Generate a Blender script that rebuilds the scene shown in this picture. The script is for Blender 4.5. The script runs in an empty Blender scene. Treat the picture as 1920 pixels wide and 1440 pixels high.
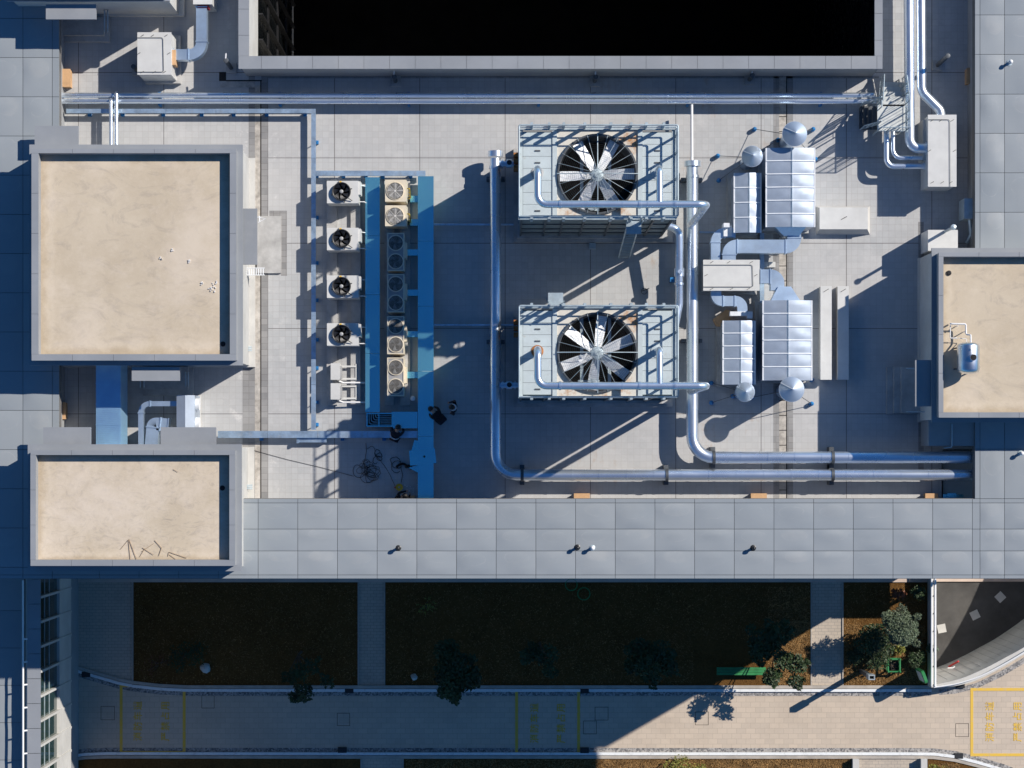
import bpy, bmesh, math, random
from mathutils import Vector, Matrix
random.seed(7)
R = math.radians
sc = bpy.context.scene
COL = sc.collection
# ---------------------------------------------------------------- camera, sky, sun, exposure
S, CX, CY, H = 0.0215, 955.0, 853.0, 83.5          # metres per photo pixel on the roof floor, nadir pixel, flying height
cam_d = bpy.data.cameras.new("camera"); cam = bpy.data.objects.new("camera", cam_d); COL.objects.link(cam)
cam.location = (0, 0, H); cam.rotation_euler = (0, 0, 0)
cam_d.sensor_width = 36.0; cam_d.lens = 36.0 * (H / S) / 1920.0
cam_d.shift_x = (960 - CX) / 1920.0; cam_d.shift_y = (CY - 720) / 1920.0
cam_d.clip_start = 1; cam_d.clip_end = 2000
sc.camera = cam
SUN_EL = math.atan(1 / 1.25); SUN_AZ = R(59.9)
sv = Vector((math.sin(SUN_AZ) * math.cos(SUN_EL), math.cos(SUN_AZ) * math.cos(SUN_EL), math.sin(SUN_EL)))
world = bpy.data.worlds.new("World"); sc.world = world; world.use_nodes = True
wn = world.node_tree.nodes; wl = world.node_tree.links
sky = wn.new("ShaderNodeTexSky"); sky.sky_type = 'NISHITA'; sky.sun_disc = False
sky.sun_elevation = SUN_EL; sky.sun_rotation = SUN_AZ; sky.ozone_density = 6.0; sky.air_density = 1.0; sky.dust_density = 0.2
tint = wn.new('ShaderNodeMix'); tint.data_type='RGBA'; tint.blend_type='MULTIPLY'; tint.inputs[0].default_value=1.0; tint.inputs[7].default_value=(.43,.85,1.14,1)
wl.new(sky.outputs[0], tint.inputs[6]); wl.new(tint.outputs[2], wn["Background"].inputs[0]); wn["Background"].inputs[1].default_value = 0.058
sun_d = bpy.data.lights.new("sun", 'SUN'); sun_d.energy = 4.2; sun_d.angle = R(0.5); sun_d.color = (1.0, 0.93, 0.84)
sun = bpy.data.objects.new("sun", sun_d); COL.objects.link(sun); sun.rotation_euler = sv.to_track_quat('Z', 'Y').to_euler()
sc.view_settings.view_transform = 'Standard'; sc.view_settings.look = 'None'
sc.view_settings.exposure = 0.4; sc.view_settings.gamma = 1.0

# ---------------------------------------------------------------- helpers
def W(px, py, z=0.0):
    k = S * (H - z) / H
    return Vector(((px - CX) * k, -(py - CY) * k, z))
def XY(px, py, z=0.0):
    v = W(px, py, z); return (v.x, v.y)
def rect(x0, y0, x1, y1, z):
    a = W(x0, y1, z); b = W(x1, y0, z)
    return a.x, a.y, b.x, b.y

class MB:
    def __init__(s): s.v = []; s.f = []; s.mi = []; s.cur = 0; s.uv = []
    def add(s, vs, fs):
        n = len(s.v); s.v += [tuple(v) for v in vs]; s.f += [tuple(i + n for i in f) for f in fs]; s.mi += [s.cur] * len(fs); return s
    def box(s, x0, y0, z0, x1, y1, z1):
        return s.add([(x0,y0,z0),(x1,y0,z0),(x1,y1,z0),(x0,y1,z0),(x0,y0,z1),(x1,y0,z1),(x1,y1,z1),(x0,y1,z1)],
                     [(3,2,1,0),(4,5,6,7),(0,1,5,4),(1,2,6,5),(2,3,7,6),(3,0,4,7)])
    def pbox(s, x0, y0, x1, y1, z0, z1):           # photo-pixel rectangle seen at the top height
        a = rect(x0, y0, x1, y1, z1); return s.box(a[0], a[1], z0, a[2], a[3], z1)
    def obox(s, c, sx, sy, sz, rz=0, tilt=None):
        m = Matrix.Rotation(rz, 3, 'Z')
        if tilt is not None: m = m @ tilt
        vs = []
        for dx, dy, dz in [(-1,-1,-1),(1,-1,-1),(1,1,-1),(-1,1,-1),(-1,-1,1),(1,-1,1),(1,1,1),(-1,1,1)]:
            vs.append(Vector(c) + m @ Vector((dx*sx/2, dy*sy/2, dz*sz/2)))
        return s.add(vs, [(3,2,1,0),(4,5,6,7),(0,1,5,4),(1,2,6,5),(2,3,7,6),(3,0,4,7)])
    def frustum(s, a, b, z0, z1):                   # a,b = (x0,y0,x1,y1) at z0 and z1
        vs = [(a[0],a[1],z0),(a[2],a[1],z0),(a[2],a[3],z0),(a[0],a[3],z0),(b[0],b[1],z1),(b[2],b[1],z1),(b[2],b[3],z1),(b[0],b[3],z1)]
        return s.add(vs, [(3,2,1,0),(4,5,6,7),(0,1,5,4),(1,2,6,5),(2,3,7,6),(3,0,4,7)])
    def prism(s, pts, z0, z1):
        n = len(pts); vs = [(x,y,z0) for x,y in pts] + [(x,y,z1) for x,y in pts]
        return s.add(vs, [tuple(range(n))[::-1], tuple(range(n, 2*n))] + [(i,(i+1)%n,n+(i+1)%n,n+i) for i in range(n)])
    def poly(s, pts, z):
        return s.add([(x,y,z) for x,y in pts], [tuple(range(len(pts)))])
    def frame(s, o, i, z0, z1):                     # rectangular ring o outside, i inside
        s.box(o[0],o[1],z0,o[2],i[1],z1); s.box(o[0],i[3],z0,o[2],o[3],z1)
        s.box(o[0],i[1],z0,i[0],i[3],z1); s.box(i[2],i[1],z0,o[2],i[3],z1); return s
    def cyl(s, p0, p1, r0, n=14, r1=None, caps=True):
        p0 = Vector(p0); p1 = Vector(p1); r1 = r0 if r1 is None else r1
        d = (p1 - p0).normalized(); u = d.orthogonal().normalized(); w = d.cross(u)
        vs = []
        for p, r in ((p0, r0), (p1, r1)):
            for i in range(n):
                a = 2*math.pi*i/n; vs.append(p + u*(r*math.cos(a)) + w*(r*math.sin(a)))
        fs = [(i,(i+1)%n,n+(i+1)%n,n+i) for i in range(n)]
        if caps: fs += [tuple(range(n))[::-1], tuple(range(n,2*n))]
        return s.add(vs, fs)
    def lathe(s, c, prof, n=24, cap=True):
        vs = []; m = len(prof)
        for r, z in prof:
            for i in range(n):
                a = 2*math.pi*i/n; vs.append((c[0]+r*math.cos(a), c[1]+r*math.sin(a), c[2]+z))
        fs = []
        for j in range(m-1):
            for i in range(n): fs.append((j*n+i, j*n+(i+1)%n, (j+1)*n+(i+1)%n, (j+1)*n+i))
        if cap and prof[0][0] > 1e-4: fs.append(tuple(range(n))[::-1])
        if cap and prof[-1][0] > 1e-4: fs.append(tuple(range((m-1)*n, m*n)))
        return s.add(vs, fs)
    def sweep(s, pts, sect, caps=True, up=None):    # sect: list of (u,w) ; rectangular or round cross-sections
        n = len(sect); vs = []; T = []
        for i in range(len(pts)):
            if i == 0: t = pts[1]-pts[0]
            elif i == len(pts)-1: t = pts[-1]-pts[-2]
            else: t = (pts[i+1]-pts[i]).normalized()+(pts[i]-pts[i-1]).normalized()
            T.append(t.normalized())
        if up is None: u = T[0].orthogonal().normalized()
        for i, p in enumerate(pts):
            if up is not None:
                u = Vector((-T[i].y, T[i].x, 0))
                u = u.normalized() if u.length > 1e-5 else Vector((1,0,0))
            else:
                u = (u - T[i]*u.dot(T[i])).normalized()
            w = T[i].cross(u)
            for a, b in sect: vs.append(p + u*a + w*b)
        fs = []
        for j in range(len(pts)-1):
            for i in range(n): fs.append((j*n+i, j*n+(i+1)%n, (j+1)*n+(i+1)%n, (j+1)*n+i))
        if caps: fs += [tuple(range(n))[::-1], tuple(range((len(pts)-1)*n, len(pts)*n))]
        return s.add(vs, fs)
    def tube(s, pts, r, bend=0.0, n=16, band=0.0):
        P = fillet(pts, bend)
        s.sweep(P, [(r*math.cos(2*math.pi*i/n), r*math.sin(2*math.pi*i/n)) for i in range(n)])
        if band > 0:                                # overlapped joints of the metal cladding
            for a, b in zip(P[:-1], P[1:]):
                L = (b-a).length; d = (b-a).normalized(); k = int(L/band)
                for q in range(1, k+1):
                    c = a + d*(L*q/(k+1)); s.cyl(c-d*0.025, c+d*0.025, r*1.035, n)
        return s
    def duct(s, pts, w, h, bend=0.35, flange=True):
        P = fillet(pts, bend, 8)
        s.sweep(P, [(-w/2,-h/2),(w/2,-h/2),(w/2,h/2),(-w/2,h/2)], up=True)
        if flange:
            for a, b in zip(P[:-1], P[1:]):
                L = (b-a).length
                if L < 0.3: continue
                d = (b-a).normalized(); k = max(1, int(L/1.1))
                for q in range(k+1):
                    c = a + d*min(max(L*q/k, .02), L-.02)
                    rz = math.atan2(d.y, d.x); s.obox(c, .045, w+.06, h+.06, rz)
        return s
    def build(s, name, mats, parent=None, smooth=None, loc=None):
        me = bpy.data.meshes.new(name); off = Vector((0,0,0))
        p = parent
        while p is not None: off += p.location; p = p.parent
        if loc is not None: off = off + Vector(loc)
        me.from_pydata([tuple(Vector(v)-off) for v in s.v], [], s.f)
        if not isinstance(mats, (list, tuple)): mats = [mats]
        for m in mats: me.materials.append(m)
        bm = bmesh.new(); bm.from_mesh(me)
        bmesh.ops.recalc_face_normals(bm, faces=bm.faces)
        for f, i in zip(bm.faces, s.mi): f.material_index = min(i, len(mats)-1)
        bm.to_mesh(me); bm.free()
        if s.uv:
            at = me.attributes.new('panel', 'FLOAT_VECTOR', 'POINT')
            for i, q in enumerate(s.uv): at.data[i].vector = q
        if smooth:
            for p_ in me.polygons: p_.use_smooth = True
            me.set_sharp_from_angle(angle=R(smooth))
        o = bpy.data.objects.new(name, me); COL.objects.link(o)
        if parent is not None: o.parent = parent
        if loc is not None: o.location = loc
        return o
def fillet(pts, r, seg=7):
    pts = [Vector(p) for p in pts]
    if r <= 0 or len(pts) < 3: return pts
    out = [pts[0]]
    for i in range(1, len(pts)-1):
        a, b, c = pts[i-1], pts[i], pts[i+1]
        u = (a-b); v = (c-b); lu = u.length; lv = v.length; u.normalize(); v.normalize()
        ang = u.angle(v)
        if abs(ang-math.pi) < 0.02: out.append(b); continue
        t = min(r/math.tan(ang/2), lu*.49, lv*.49); rr = t*math.tan(ang/2)
        bis = (u+v).normalized(); ctr = b + bis*(rr/math.sin(ang/2))
        p0 = b+u*t; p1 = b+v*t; e0 = p0-ctr; e1 = p1-ctr; tot = e0.angle(e1); ax = e0.cross(e1).normalized()
        for k in range(seg+1): out.append(ctr + Matrix.Rotation(tot*k/seg, 3, ax) @ e0)
    out.append(pts[-1]); return out
def thing(name, label, cat, loc=(0,0,0), group=None):
    o = bpy.data.objects.new(name, None); COL.objects.link(o); o.location = loc; o.empty_display_size = .2
    o["label"] = label; o["category"] = cat
    if group: o["group"] = group
    return o
def tag(o, label, cat, group=None):
    o["label"] = label; o["category"] = cat
    if group: o["group"] = group
    return o
def struct(o, kind="structure"):
    o["kind"] = kind; return o
def kids(o): return [c for c in bpy.data.objects if c.parent == o]
def copy_tree(o, parent=None, dloc=None):
    c = o.copy(); COL.objects.link(c)
    if parent is not None: c.parent = parent
    if dloc is not None: c.location = o.location + Vector(dloc)
    for ch in kids(o): copy_tree(ch, c)
    return c

# ---------------------------------------------------------------- materials
def newmat(name):
    m = bpy.data.materials.new(name); m.use_nodes = True
    nt = m.node_tree; b = nt.nodes["Principled BSDF"]; return m, nt, b
def N(nt, t, **kw):
    n = nt.nodes.new(t)
    for k, v in kw.items(): setattr(n, k, v)
    return n
def coords(nt, scale=(1,1,1), loc=(0,0,0), rot=(0,0,0)):
    tc = N(nt, "ShaderNodeTexCoord"); mp = N(nt, "ShaderNodeMapping")
    mp.inputs["Scale"].default_value = scale; mp.inputs["Location"].default_value = loc; mp.inputs["Rotation"].default_value = rot
    nt.links.new(tc.outputs["Object"], mp.inputs[0]); return mp.outputs[0]
def noise(nt, vec, sc_, det=5, rough=.6, lo=.35, hi=.65):
    n = N(nt, "ShaderNodeTexNoise"); n.inputs["Scale"].default_value = sc_; n.inputs["Detail"].default_value = det; n.inputs["Roughness"].default_value = rough
    nt.links.new(vec, n.inputs["Vector"])
    mr = N(nt, "ShaderNodeMapRange"); mr.inputs[1].default_value = lo; mr.inputs[2].default_value = hi
    nt.links.new(n.outputs["Fac"], mr.inputs[0]); return mr.outputs[0]
def mix(nt, fac, a, b, mode='MIX'):
    m = N(nt, "ShaderNodeMix", data_type='RGBA', blend_type=mode)
    for sock, val in ((m.inputs[0], fac), (m.inputs[6], a), (m.inputs[7], b)):
        if hasattr(val, "is_output"): nt.links.new(val, sock)
        elif isinstance(val, (int, float)): sock.default_value = val
        else: sock.default_value = (*val[:3], 1)
    return m.outputs[2]
def scal(nt, op, a, b):
    m = N(nt, "ShaderNodeMath", operation=op)
    for sock, val in ((m.inputs[0], a), (m.inputs[1], b)):
        if hasattr(val, "is_output"): nt.links.new(val, sock)
        else: sock.default_value = val
    return m.outputs[0]
def bump(nt, b, h, strength=.3, dist=.02):
    n = N(nt, "ShaderNodeBump"); n.inputs["Strength"].default_value = strength; n.inputs["Distance"].default_value = dist
    nt.links.new(h, n.inputs["Height"]); nt.links.new(n.outputs[0], b.inputs["Normal"])
def surf(name, col, rough=.6, metal=0.0, var=.18, vs=1.2, dirt=None, dirt_amt=.5, dscale=.6, bmp=0.0, bscale=20, streak=(1,1,1), spec=None):
    m, nt, b = newmat(name)
    v = coords(nt, streak)
    f = noise(nt, v, vs, 6, .65)
    c0 = tuple(x*(1-var) for x in col); c1 = tuple(min(1, x*(1+var)) for x in col)
    out = mix(nt, f, c0, c1)
    if dirt:
        d = noise(nt, coords(nt, streak, (13.1, 4.2, 2.2)), dscale, 8, .7, .52, .78)
        out = mix(nt, scal(nt, 'MULTIPLY', d, dirt_amt), out, dirt)
    nt.links.new(out, b.inputs["Base Color"])
    b.inputs["Metallic"].default_value = metal
    rr = noise(nt, v, vs*(.8 if metal > .3 else 2.3), 2, .5)
    mr = N(nt, "ShaderNodeMapRange"); rv = .025 if metal > .3 else .09; mr.inputs[3].default_value = max(.03, rough-rv); mr.inputs[4].default_value = min(1, rough+rv)
    nt.links.new(rr, mr.inputs[0]); nt.links.new(mr.outputs[0], b.inputs["Roughness"])
    if spec is not None: b.inputs["Specular IOR Level"].default_value = spec
    if bmp > 0: bump(nt, b, noise(nt, v, bscale, 5, .6, .2, .8), bmp)
    return m
def glassy(name, col, rough=.08):
    m, nt, b = newmat(name); b.inputs["Base Color"].default_value = (*col, 1); b.inputs["Roughness"].default_value = rough
    b.inputs["Specular IOR Level"].default_value = .6
    v = coords(nt); bump(nt, b, noise(nt, v, .5, 2), .04, .02); return m
M = {}
def tile_floor():
    m, nt, b = newmat("roof_tile"); v = coords(nt)
    br = N(nt, "ShaderNodeTexBrick"); br.offset = 0.0; br.squash = 1.0
    br.inputs["Scale"].default_value = 1; br.inputs["Brick Width"].default_value = .2508; br.inputs["Row Height"].default_value = .2508
    br.inputs["Mortar Size"].default_value = .007; br.inputs["Mortar Smooth"].default_value = .2
    br.inputs["Color1"].default_value = (.365,.380,.390,1); br.inputs["Color2"].default_value = (.425,.438,.445,1); br.inputs["Mortar"].default_value = (.31,.30,.30,1)
    nt.links.new(v, br.inputs["Vector"])
    big = noise(nt, v, .16, 5, .6); c = mix(nt, scal(nt,'MULTIPLY',big,.55), br.outputs["Color"], (.50,.485,.47))
    blot = noise(nt, coords(nt,(1,1,1),(7,3,0)), .55, 8, .72, .5, .75); c = mix(nt, scal(nt,'MULTIPLY',blot,.45), c, (.285,.29,.30))
    wear = noise(nt, coords(nt,(1,1,1),(31,8,0),(0,0,.5)), .9, 9, .75, .54, .74); c = mix(nt, scal(nt,'MULTIPLY',wear,.42), c, (.60,.595,.585))
    fine = noise(nt, v, 9, 8, .8, .3, .7); c = mix(nt, scal(nt,'MULTIPLY',fine,.22), c, (.58,.565,.55))
    # lime bloom near the drains, rust below the equipment
    lime = noise(nt, coords(nt,(1,1,1),(1,9,3)), 1.3, 9, .78, .56, .7)
    sep = N(nt, "ShaderNodeSeparateXYZ"); nt.links.new(v, sep.inputs[0])
    near = N(nt, "ShaderNodeMapRange"); near.inputs[1].default_value = 1.6; near.inputs[2].default_value = .2
    nt.links.new(scal(nt,'ABSOLUTE',scal(nt,'ADD',sep.outputs[0],10.3),0), near.inputs[0])
    c = mix(nt, scal(nt,'MULTIPLY',lime,near.outputs[0]), c, (.74,.72,.69))
    rust = noise(nt, coords(nt,(1.4,.8,1),(3,1,3)), .8, 9, .75, .58, .74)
    near2 = N(nt, "ShaderNodeMapRange"); near2.inputs[1].default_value = 5.2; near2.inputs[2].default_value = 3.0
    nt.links.new(scal(nt,'ABSOLUTE',scal(nt,'SUBTRACT',sep.outputs[0],6.5),0), near2.inputs[0])
    c = mix(nt, scal(nt,'MULTIPLY',scal(nt,'MULTIPLY',rust,near2.outputs[0]),.6), c, (.36,.22,.12))
    # wide expansion joints
    for ax, ph in ((0,-.17),(1,1.655)):
        t = scal(nt,'FRACT',scal(nt,'DIVIDE',scal(nt,'SUBTRACT',sep.outputs[ax],ph-.0),3.44),0)
        d = scal(nt,'ABSOLUTE',scal(nt,'SUBTRACT',t,.5),0)
        mk = scal(nt,'GREATER_THAN',d,.4955)
        c = mix(nt, scal(nt,'MULTIPLY',mk,.75), c, (.10,.09,.09))
    nt.links.new(c, b.inputs["Base Color"]); b.inputs["Roughness"].default_value = .75
    b.inputs["Specular IOR Level"].default_value = .25
    bump(nt, b, br.outputs["Fac"], -.25, .01); return m
def pavers(name, c1, c2, mor, w, h, dirt=(.2,.18,.16), off=.5, rot=0):
    m, nt, b = newmat(name); v = coords(nt, rot=(0,0,rot))
    br = N(nt, "ShaderNodeTexBrick"); br.offset = off
    br.inputs["Scale"].default_value = 1; br.inputs["Brick Width"].default_value = w; br.inputs["Row Height"].default_value = h
    br.inputs["Mortar Size"].default_value = .009; br.inputs["Mortar Smooth"].default_value = .3; br.inputs["Bias"].default_value = -.1
    br.inputs["Color1"].default_value = (*c1,1); br.inputs["Color2"].default_value = (*c2,1); br.inputs["Mortar"].default_value = (*mor,1)
    nt.links.new(v, br.inputs["Vector"])
    d = noise(nt, v, .5, 8, .7, .45, .75); c = mix(nt, scal(nt,'MULTIPLY',d,.4), br.outputs["Color"], dirt)
    f = noise(nt, v, 14, 6, .8, .3, .7); c = mix(nt, scal(nt,'MULTIPLY',f,.15), c, tuple(x*1.3 for x in c1))
    nt.links.new(c, b.inputs["Base Color"]); b.inputs["Roughness"].default_value = .85; b.inputs["Specular IOR Level"].default_value = .2
    bump(nt, b, br.outputs["Fac"], -.3, .01); return m
def concrete_roof(name, seed, worn=.55, sc2=.9, dist=1.8):
    m, nt, b = newmat(name); v = coords(nt,(1,1,1),(seed,seed*.7,0))
    w = noise(nt, v, .35, 9, .68, .3, .7)
    w2 = N(nt, "ShaderNodeTexNoise"); w2.inputs["Scale"].default_value = sc2; w2.inputs["Detail"].default_value = 10; w2.inputs["Roughness"].default_value = .72; w2.inputs["Distortion"].default_value = dist
    nt.links.new(coords(nt,(1,1.7,1),(seed,2,0),(0,0,.4)), w2.inputs["Vector"])
    c = mix(nt, w, (.49,.41,.305), (.60,.515,.395))
    sw = N(nt,"ShaderNodeMapRange"); sw.inputs[1].default_value=.5; sw.inputs[2].default_value=.72; nt.links.new(w2.outputs["Fac"], sw.inputs[0])
    c = mix(nt, scal(nt,'MULTIPLY',sw.outputs[0],worn), c, (.33,.285,.24))
    pl = noise(nt, coords(nt,(1,1,1),(seed*2,1,0)), .22, 10, .75, .45, .62); c = mix(nt, scal(nt,'MULTIPLY',pl,worn*.75), c, (.70,.61,.51))
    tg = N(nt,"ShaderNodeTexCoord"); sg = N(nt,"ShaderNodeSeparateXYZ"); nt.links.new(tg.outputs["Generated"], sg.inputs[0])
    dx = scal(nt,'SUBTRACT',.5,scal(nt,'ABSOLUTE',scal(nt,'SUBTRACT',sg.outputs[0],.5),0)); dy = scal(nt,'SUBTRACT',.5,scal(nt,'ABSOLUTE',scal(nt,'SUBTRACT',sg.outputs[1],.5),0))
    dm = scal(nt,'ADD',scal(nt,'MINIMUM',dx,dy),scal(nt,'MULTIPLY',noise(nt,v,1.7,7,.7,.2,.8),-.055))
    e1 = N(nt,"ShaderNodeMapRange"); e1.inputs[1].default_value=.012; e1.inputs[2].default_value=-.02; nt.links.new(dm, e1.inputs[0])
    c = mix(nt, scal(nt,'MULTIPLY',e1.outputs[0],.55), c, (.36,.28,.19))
    e2 = N(nt,"ShaderNodeMapRange"); e2.inputs[1].default_value=.02; e2.inputs[2].default_value=0; nt.links.new(scal(nt,'ABSOLUTE',scal(nt,'SUBTRACT',dm,.03),0), e2.inputs[0])
    c = mix(nt, scal(nt,'MULTIPLY',e2.outputs[0],.12), c, (.74,.66,.56))
    ed = noise(nt, v, 6, 8, .8, .5, .75); c = mix(nt, scal(nt,'MULTIPLY',ed,.22), c, (.70,.62,.52))
    sp = noise(nt, v, 26, 3, .6, .66, .75); c = mix(nt, scal(nt,'MULTIPLY',sp,.35), c, (.24,.2,.16))
    nt.links.new(c, b.inputs["Base Color"]); b.inputs["Roughness"].default_value = .85; b.inputs["Specular IOR Level"].default_value = .15
    bump(nt, b, w2.outputs["Fac"], .25, .03); return m
def grassy(name, a, b_, c_):
    m, nt, b = newmat(name); v = coords(nt)
    f = noise(nt, v, .7, 8, .7, .35, .68); g = noise(nt, v, 11, 8, .8, .3, .7)
    c = mix(nt, f, a, b_); c = mix(nt, scal(nt,'MULTIPLY',g,.6), c, c_)
    nt.links.new(c, b.inputs["Base Color"]); b.inputs["Roughness"].default_value = .95; b.inputs["Specular IOR Level"].default_value = .05
    bump(nt, b, g, .8, .05); return m
def pebbles(name):
    m, nt, b = newmat(name); v = coords(nt)
    vo = N(nt,"ShaderNodeTexVoronoi"); vo.inputs["Scale"].default_value = 14; nt.links.new(v, vo.inputs["Vector"])
    hs = N(nt,"ShaderNodeSeparateColor"); nt.links.new(vo.outputs["Color"], hs.inputs[0])
    c = mix(nt, hs.outputs[0], (.10,.10,.105), (.42,.40,.38)); nt.links.new(c, b.inputs["Base Color"]); b.inputs["Roughness"].default_value=.8
    bump(nt, b, vo.outputs["Distance"], -.8, .04); return m
def worn_paint(name, col, under):
    m, nt, b = newmat(name); v = coords(nt)
    f = noise(nt, v, 5, 9, .8, .52, .62); c = mix(nt, scal(nt,'MULTIPLY',f,.5), col, under)
    nt.links.new(c, b.inputs["Base Color"]); b.inputs["Roughness"].default_value=.7; return m
def rusty(name, col, rustc, lo, hi, rough=.45, metal=0.0):
    m, nt, b = newmat(name); v = coords(nt)
    f = noise(nt, v, 1.1, 9, .7, lo, hi); g = noise(nt, v, 3, 5)
    c = mix(nt, scal(nt,'MULTIPLY',g,.3), col, tuple(x*.7 for x in col)); c = mix(nt, f, c, rustc)
    nt.links.new(c, b.inputs["Base Color"]); b.inputs["Roughness"].default_value=rough; b.inputs["Metallic"].default_value=metal; return m
M['tile'] = tile_floor()
M['strip'] = pavers("drain_paver",(.22,.22,.22),(.30,.295,.29),(.16,.15,.15),.25,.25,(.5,.49,.47),0)
M['channel'] = surf("drain_channel",(.40,.37,.33),.8,0,.3,4,(.6,.58,.55),.8)
M['slot'] = surf("drain_slot",(.02,.018,.018),.9)
def deck_mat():
    m, nt, b = newmat("deck_panel"); v = coords(nt)
    at = N(nt,"ShaderNodeAttribute"); at.attribute_name = 'panel'
    sp = N(nt,"ShaderNodeSeparateXYZ"); nt.links.new(at.outputs["Vector"], sp.inputs[0]); U,V,I = sp.outputs
    base = mix(nt, I, (.258,.290,.318), (.296,.326,.350))
    f = noise(nt, v, .5, 6, .65, .3, .7); c = mix(nt, scal(nt,'MULTIPLY',f,.5), base, (.315,.338,.350))
    # pale rings: ellipse distance, one broken band per panel in its upper half
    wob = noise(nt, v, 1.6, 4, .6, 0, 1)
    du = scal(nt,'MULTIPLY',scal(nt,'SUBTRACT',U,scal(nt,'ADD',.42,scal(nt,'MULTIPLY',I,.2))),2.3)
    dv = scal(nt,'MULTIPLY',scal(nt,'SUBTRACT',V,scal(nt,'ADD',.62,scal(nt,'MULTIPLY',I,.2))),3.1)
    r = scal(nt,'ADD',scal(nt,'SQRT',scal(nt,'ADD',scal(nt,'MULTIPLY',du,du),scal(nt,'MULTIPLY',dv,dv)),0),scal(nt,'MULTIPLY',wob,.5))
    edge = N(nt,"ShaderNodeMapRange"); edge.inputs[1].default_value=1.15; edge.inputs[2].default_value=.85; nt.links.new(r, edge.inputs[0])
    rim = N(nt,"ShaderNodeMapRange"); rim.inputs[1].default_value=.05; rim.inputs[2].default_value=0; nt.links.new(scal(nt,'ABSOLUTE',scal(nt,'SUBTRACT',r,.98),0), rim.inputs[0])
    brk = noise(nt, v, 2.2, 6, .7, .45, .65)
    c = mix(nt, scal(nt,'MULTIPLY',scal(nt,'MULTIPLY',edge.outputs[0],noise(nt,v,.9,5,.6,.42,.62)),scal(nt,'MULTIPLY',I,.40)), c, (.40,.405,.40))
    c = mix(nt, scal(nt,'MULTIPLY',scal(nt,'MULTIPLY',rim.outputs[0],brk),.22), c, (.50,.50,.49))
    sp2 = noise(nt, v, 7, 9, .85, .62, .72); lx = N(nt,"ShaderNodeSeparateXYZ"); nt.links.new(v, lx.inputs[0])
    nr = N(nt,"ShaderNodeMapRange"); nr.inputs[1].default_value=2.2; nr.inputs[2].default_value=.4; nt.links.new(scal(nt,'ABSOLUTE',scal(nt,'ADD',lx.outputs[0],10.2),0), nr.inputs[0])
    c = mix(nt, scal(nt,'MULTIPLY',sp2,scal(nt,'MULTIPLY',nr.outputs[0],.8)), c, (.55,.55,.54))
    nt.links.new(c, b.inputs["Base Color"]); b.inputs["Roughness"].default_value=.36; return m
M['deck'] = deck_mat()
M['seam'] = surf("deck_seam",(.15,.145,.14),.8)
M['fascia'] = surf("deck_fascia",(.27,.285,.30),.4,0,.1,.4)
M['cope'] = surf("coping_panel",(.27,.288,.312),.4,0,.08,.3,(.4,.4,.4),.3)
M['wall'] = surf("painted_wall",(.50,.50,.48),.8,0,.12,.5,(.42,.40,.36),.5)
M['wallg'] = surf("grey_wall",(.30,.31,.32),.7,0,.12,.4,(.2,.2,.2),.4)
M['croof'] = concrete_roof("screed_roof",3.0,.62,.6,2.2)
M['croof2'] = concrete_roof("screed_roof_worn",21.0,.85,1.3,2.6)
M['conc'] = surf("concrete",(.40,.395,.385),.85,0,.2,1.5,(.24,.23,.22),.5,1,.2)
M['concw'] = surf("pale_concrete",(.54,.53,.50),.8,0,.1,.8,(.45,.44,.42),.4,.7,.1)
M['galv'] = surf("galvanised_pipe",(.80,.88,.97),.28,.86,.03,1.2)
M['duct'] = surf("duct_sheet",(.58,.72,.86),.36,.75,.10,1.4,(.5,.58,.66),.5,1.2,.03,2)
M['house'] = surf("sheet_housing",(.47,.54,.63),.42,.6,.10,1.1,(.40,.45,.52),.5,1.0,.02,1.5)
M['tray'] = surf("tray_sheet",(.44,.58,.72),.40,.7,.22,2.2,(.75,.74,.70),.6,2.2)
M['cover'] = surf("cover_sheet",(.30,.84,1.0),.24,.86,.05,.5,(.36,.78,1.0),.4)
M['white'] = surf("white_enamel",(.60,.60,.58),.4,0,.06,1.5,(.5,.48,.45),.3)
M['ivory'] = surf("ivory_enamel",(.68,.60,.46),.45,0,.08,2,(.45,.4,.32),.4)
M['coilguard'] = surf("coil_guard",(.60,.58,.54),.5,.2,.08,2)
M['black'] = surf("black_plastic",(.018,.018,.02),.4,0,.2,3)
M['dark'] = surf("dark_cavity",(.012,.012,.014),.8)
M['well'] = surf("rusty_well",(.10,.035,.022),.9,0,.5,3)
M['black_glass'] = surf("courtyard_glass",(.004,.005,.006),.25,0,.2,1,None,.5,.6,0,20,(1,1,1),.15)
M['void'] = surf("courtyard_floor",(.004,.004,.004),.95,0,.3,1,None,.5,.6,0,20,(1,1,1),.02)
M['wideduct'] = surf("blue_duct_sheet",(.42,.70,1.0),.34,.72,.10,1.0)
M['grey'] = surf("grey_plastic",(.35,.35,.35),.5)
M['steel'] = surf("painted_steel",(.42,.50,.54),.45,.3,.15,2,(.3,.25,.2),.4)
M['darksteel'] = surf("dark_steel",(.10,.11,.12),.5,.4,.2,2)
M['grate'] = surf("grating",(.55,.57,.55),.5,.3,.1,3)
M['frp'] = rusty("tower_panel",(.50,.565,.58),(.36,.24,.12),.60,.76)
M['frpw'] = rusty("tower_top_sheet",(.66,.63,.56),(.42,.20,.07),.53,.68)
M['louvre'] = surf("tower_side",(.20,.24,.25),.6,.2,.15,1)
M['blade'] = surf("fan_blade",(.80,.82,.84),.4,.15,.08,2)
M['rust'] = surf("rust",(.34,.13,.04),.9,0,.35,4)
M['blue'] = surf("blue_foot",(.015,.17,.42),.5,0,.2,4)
M['orange'] = surf("timber_block",(.52,.32,.17),.8,0,.15,2)
M['yellow'] = surf("yellow_plastic",(.70,.42,.02),.5,0,.1,4)
M['red'] = surf("red_paint",(.50,.03,.03),.5)
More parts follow.
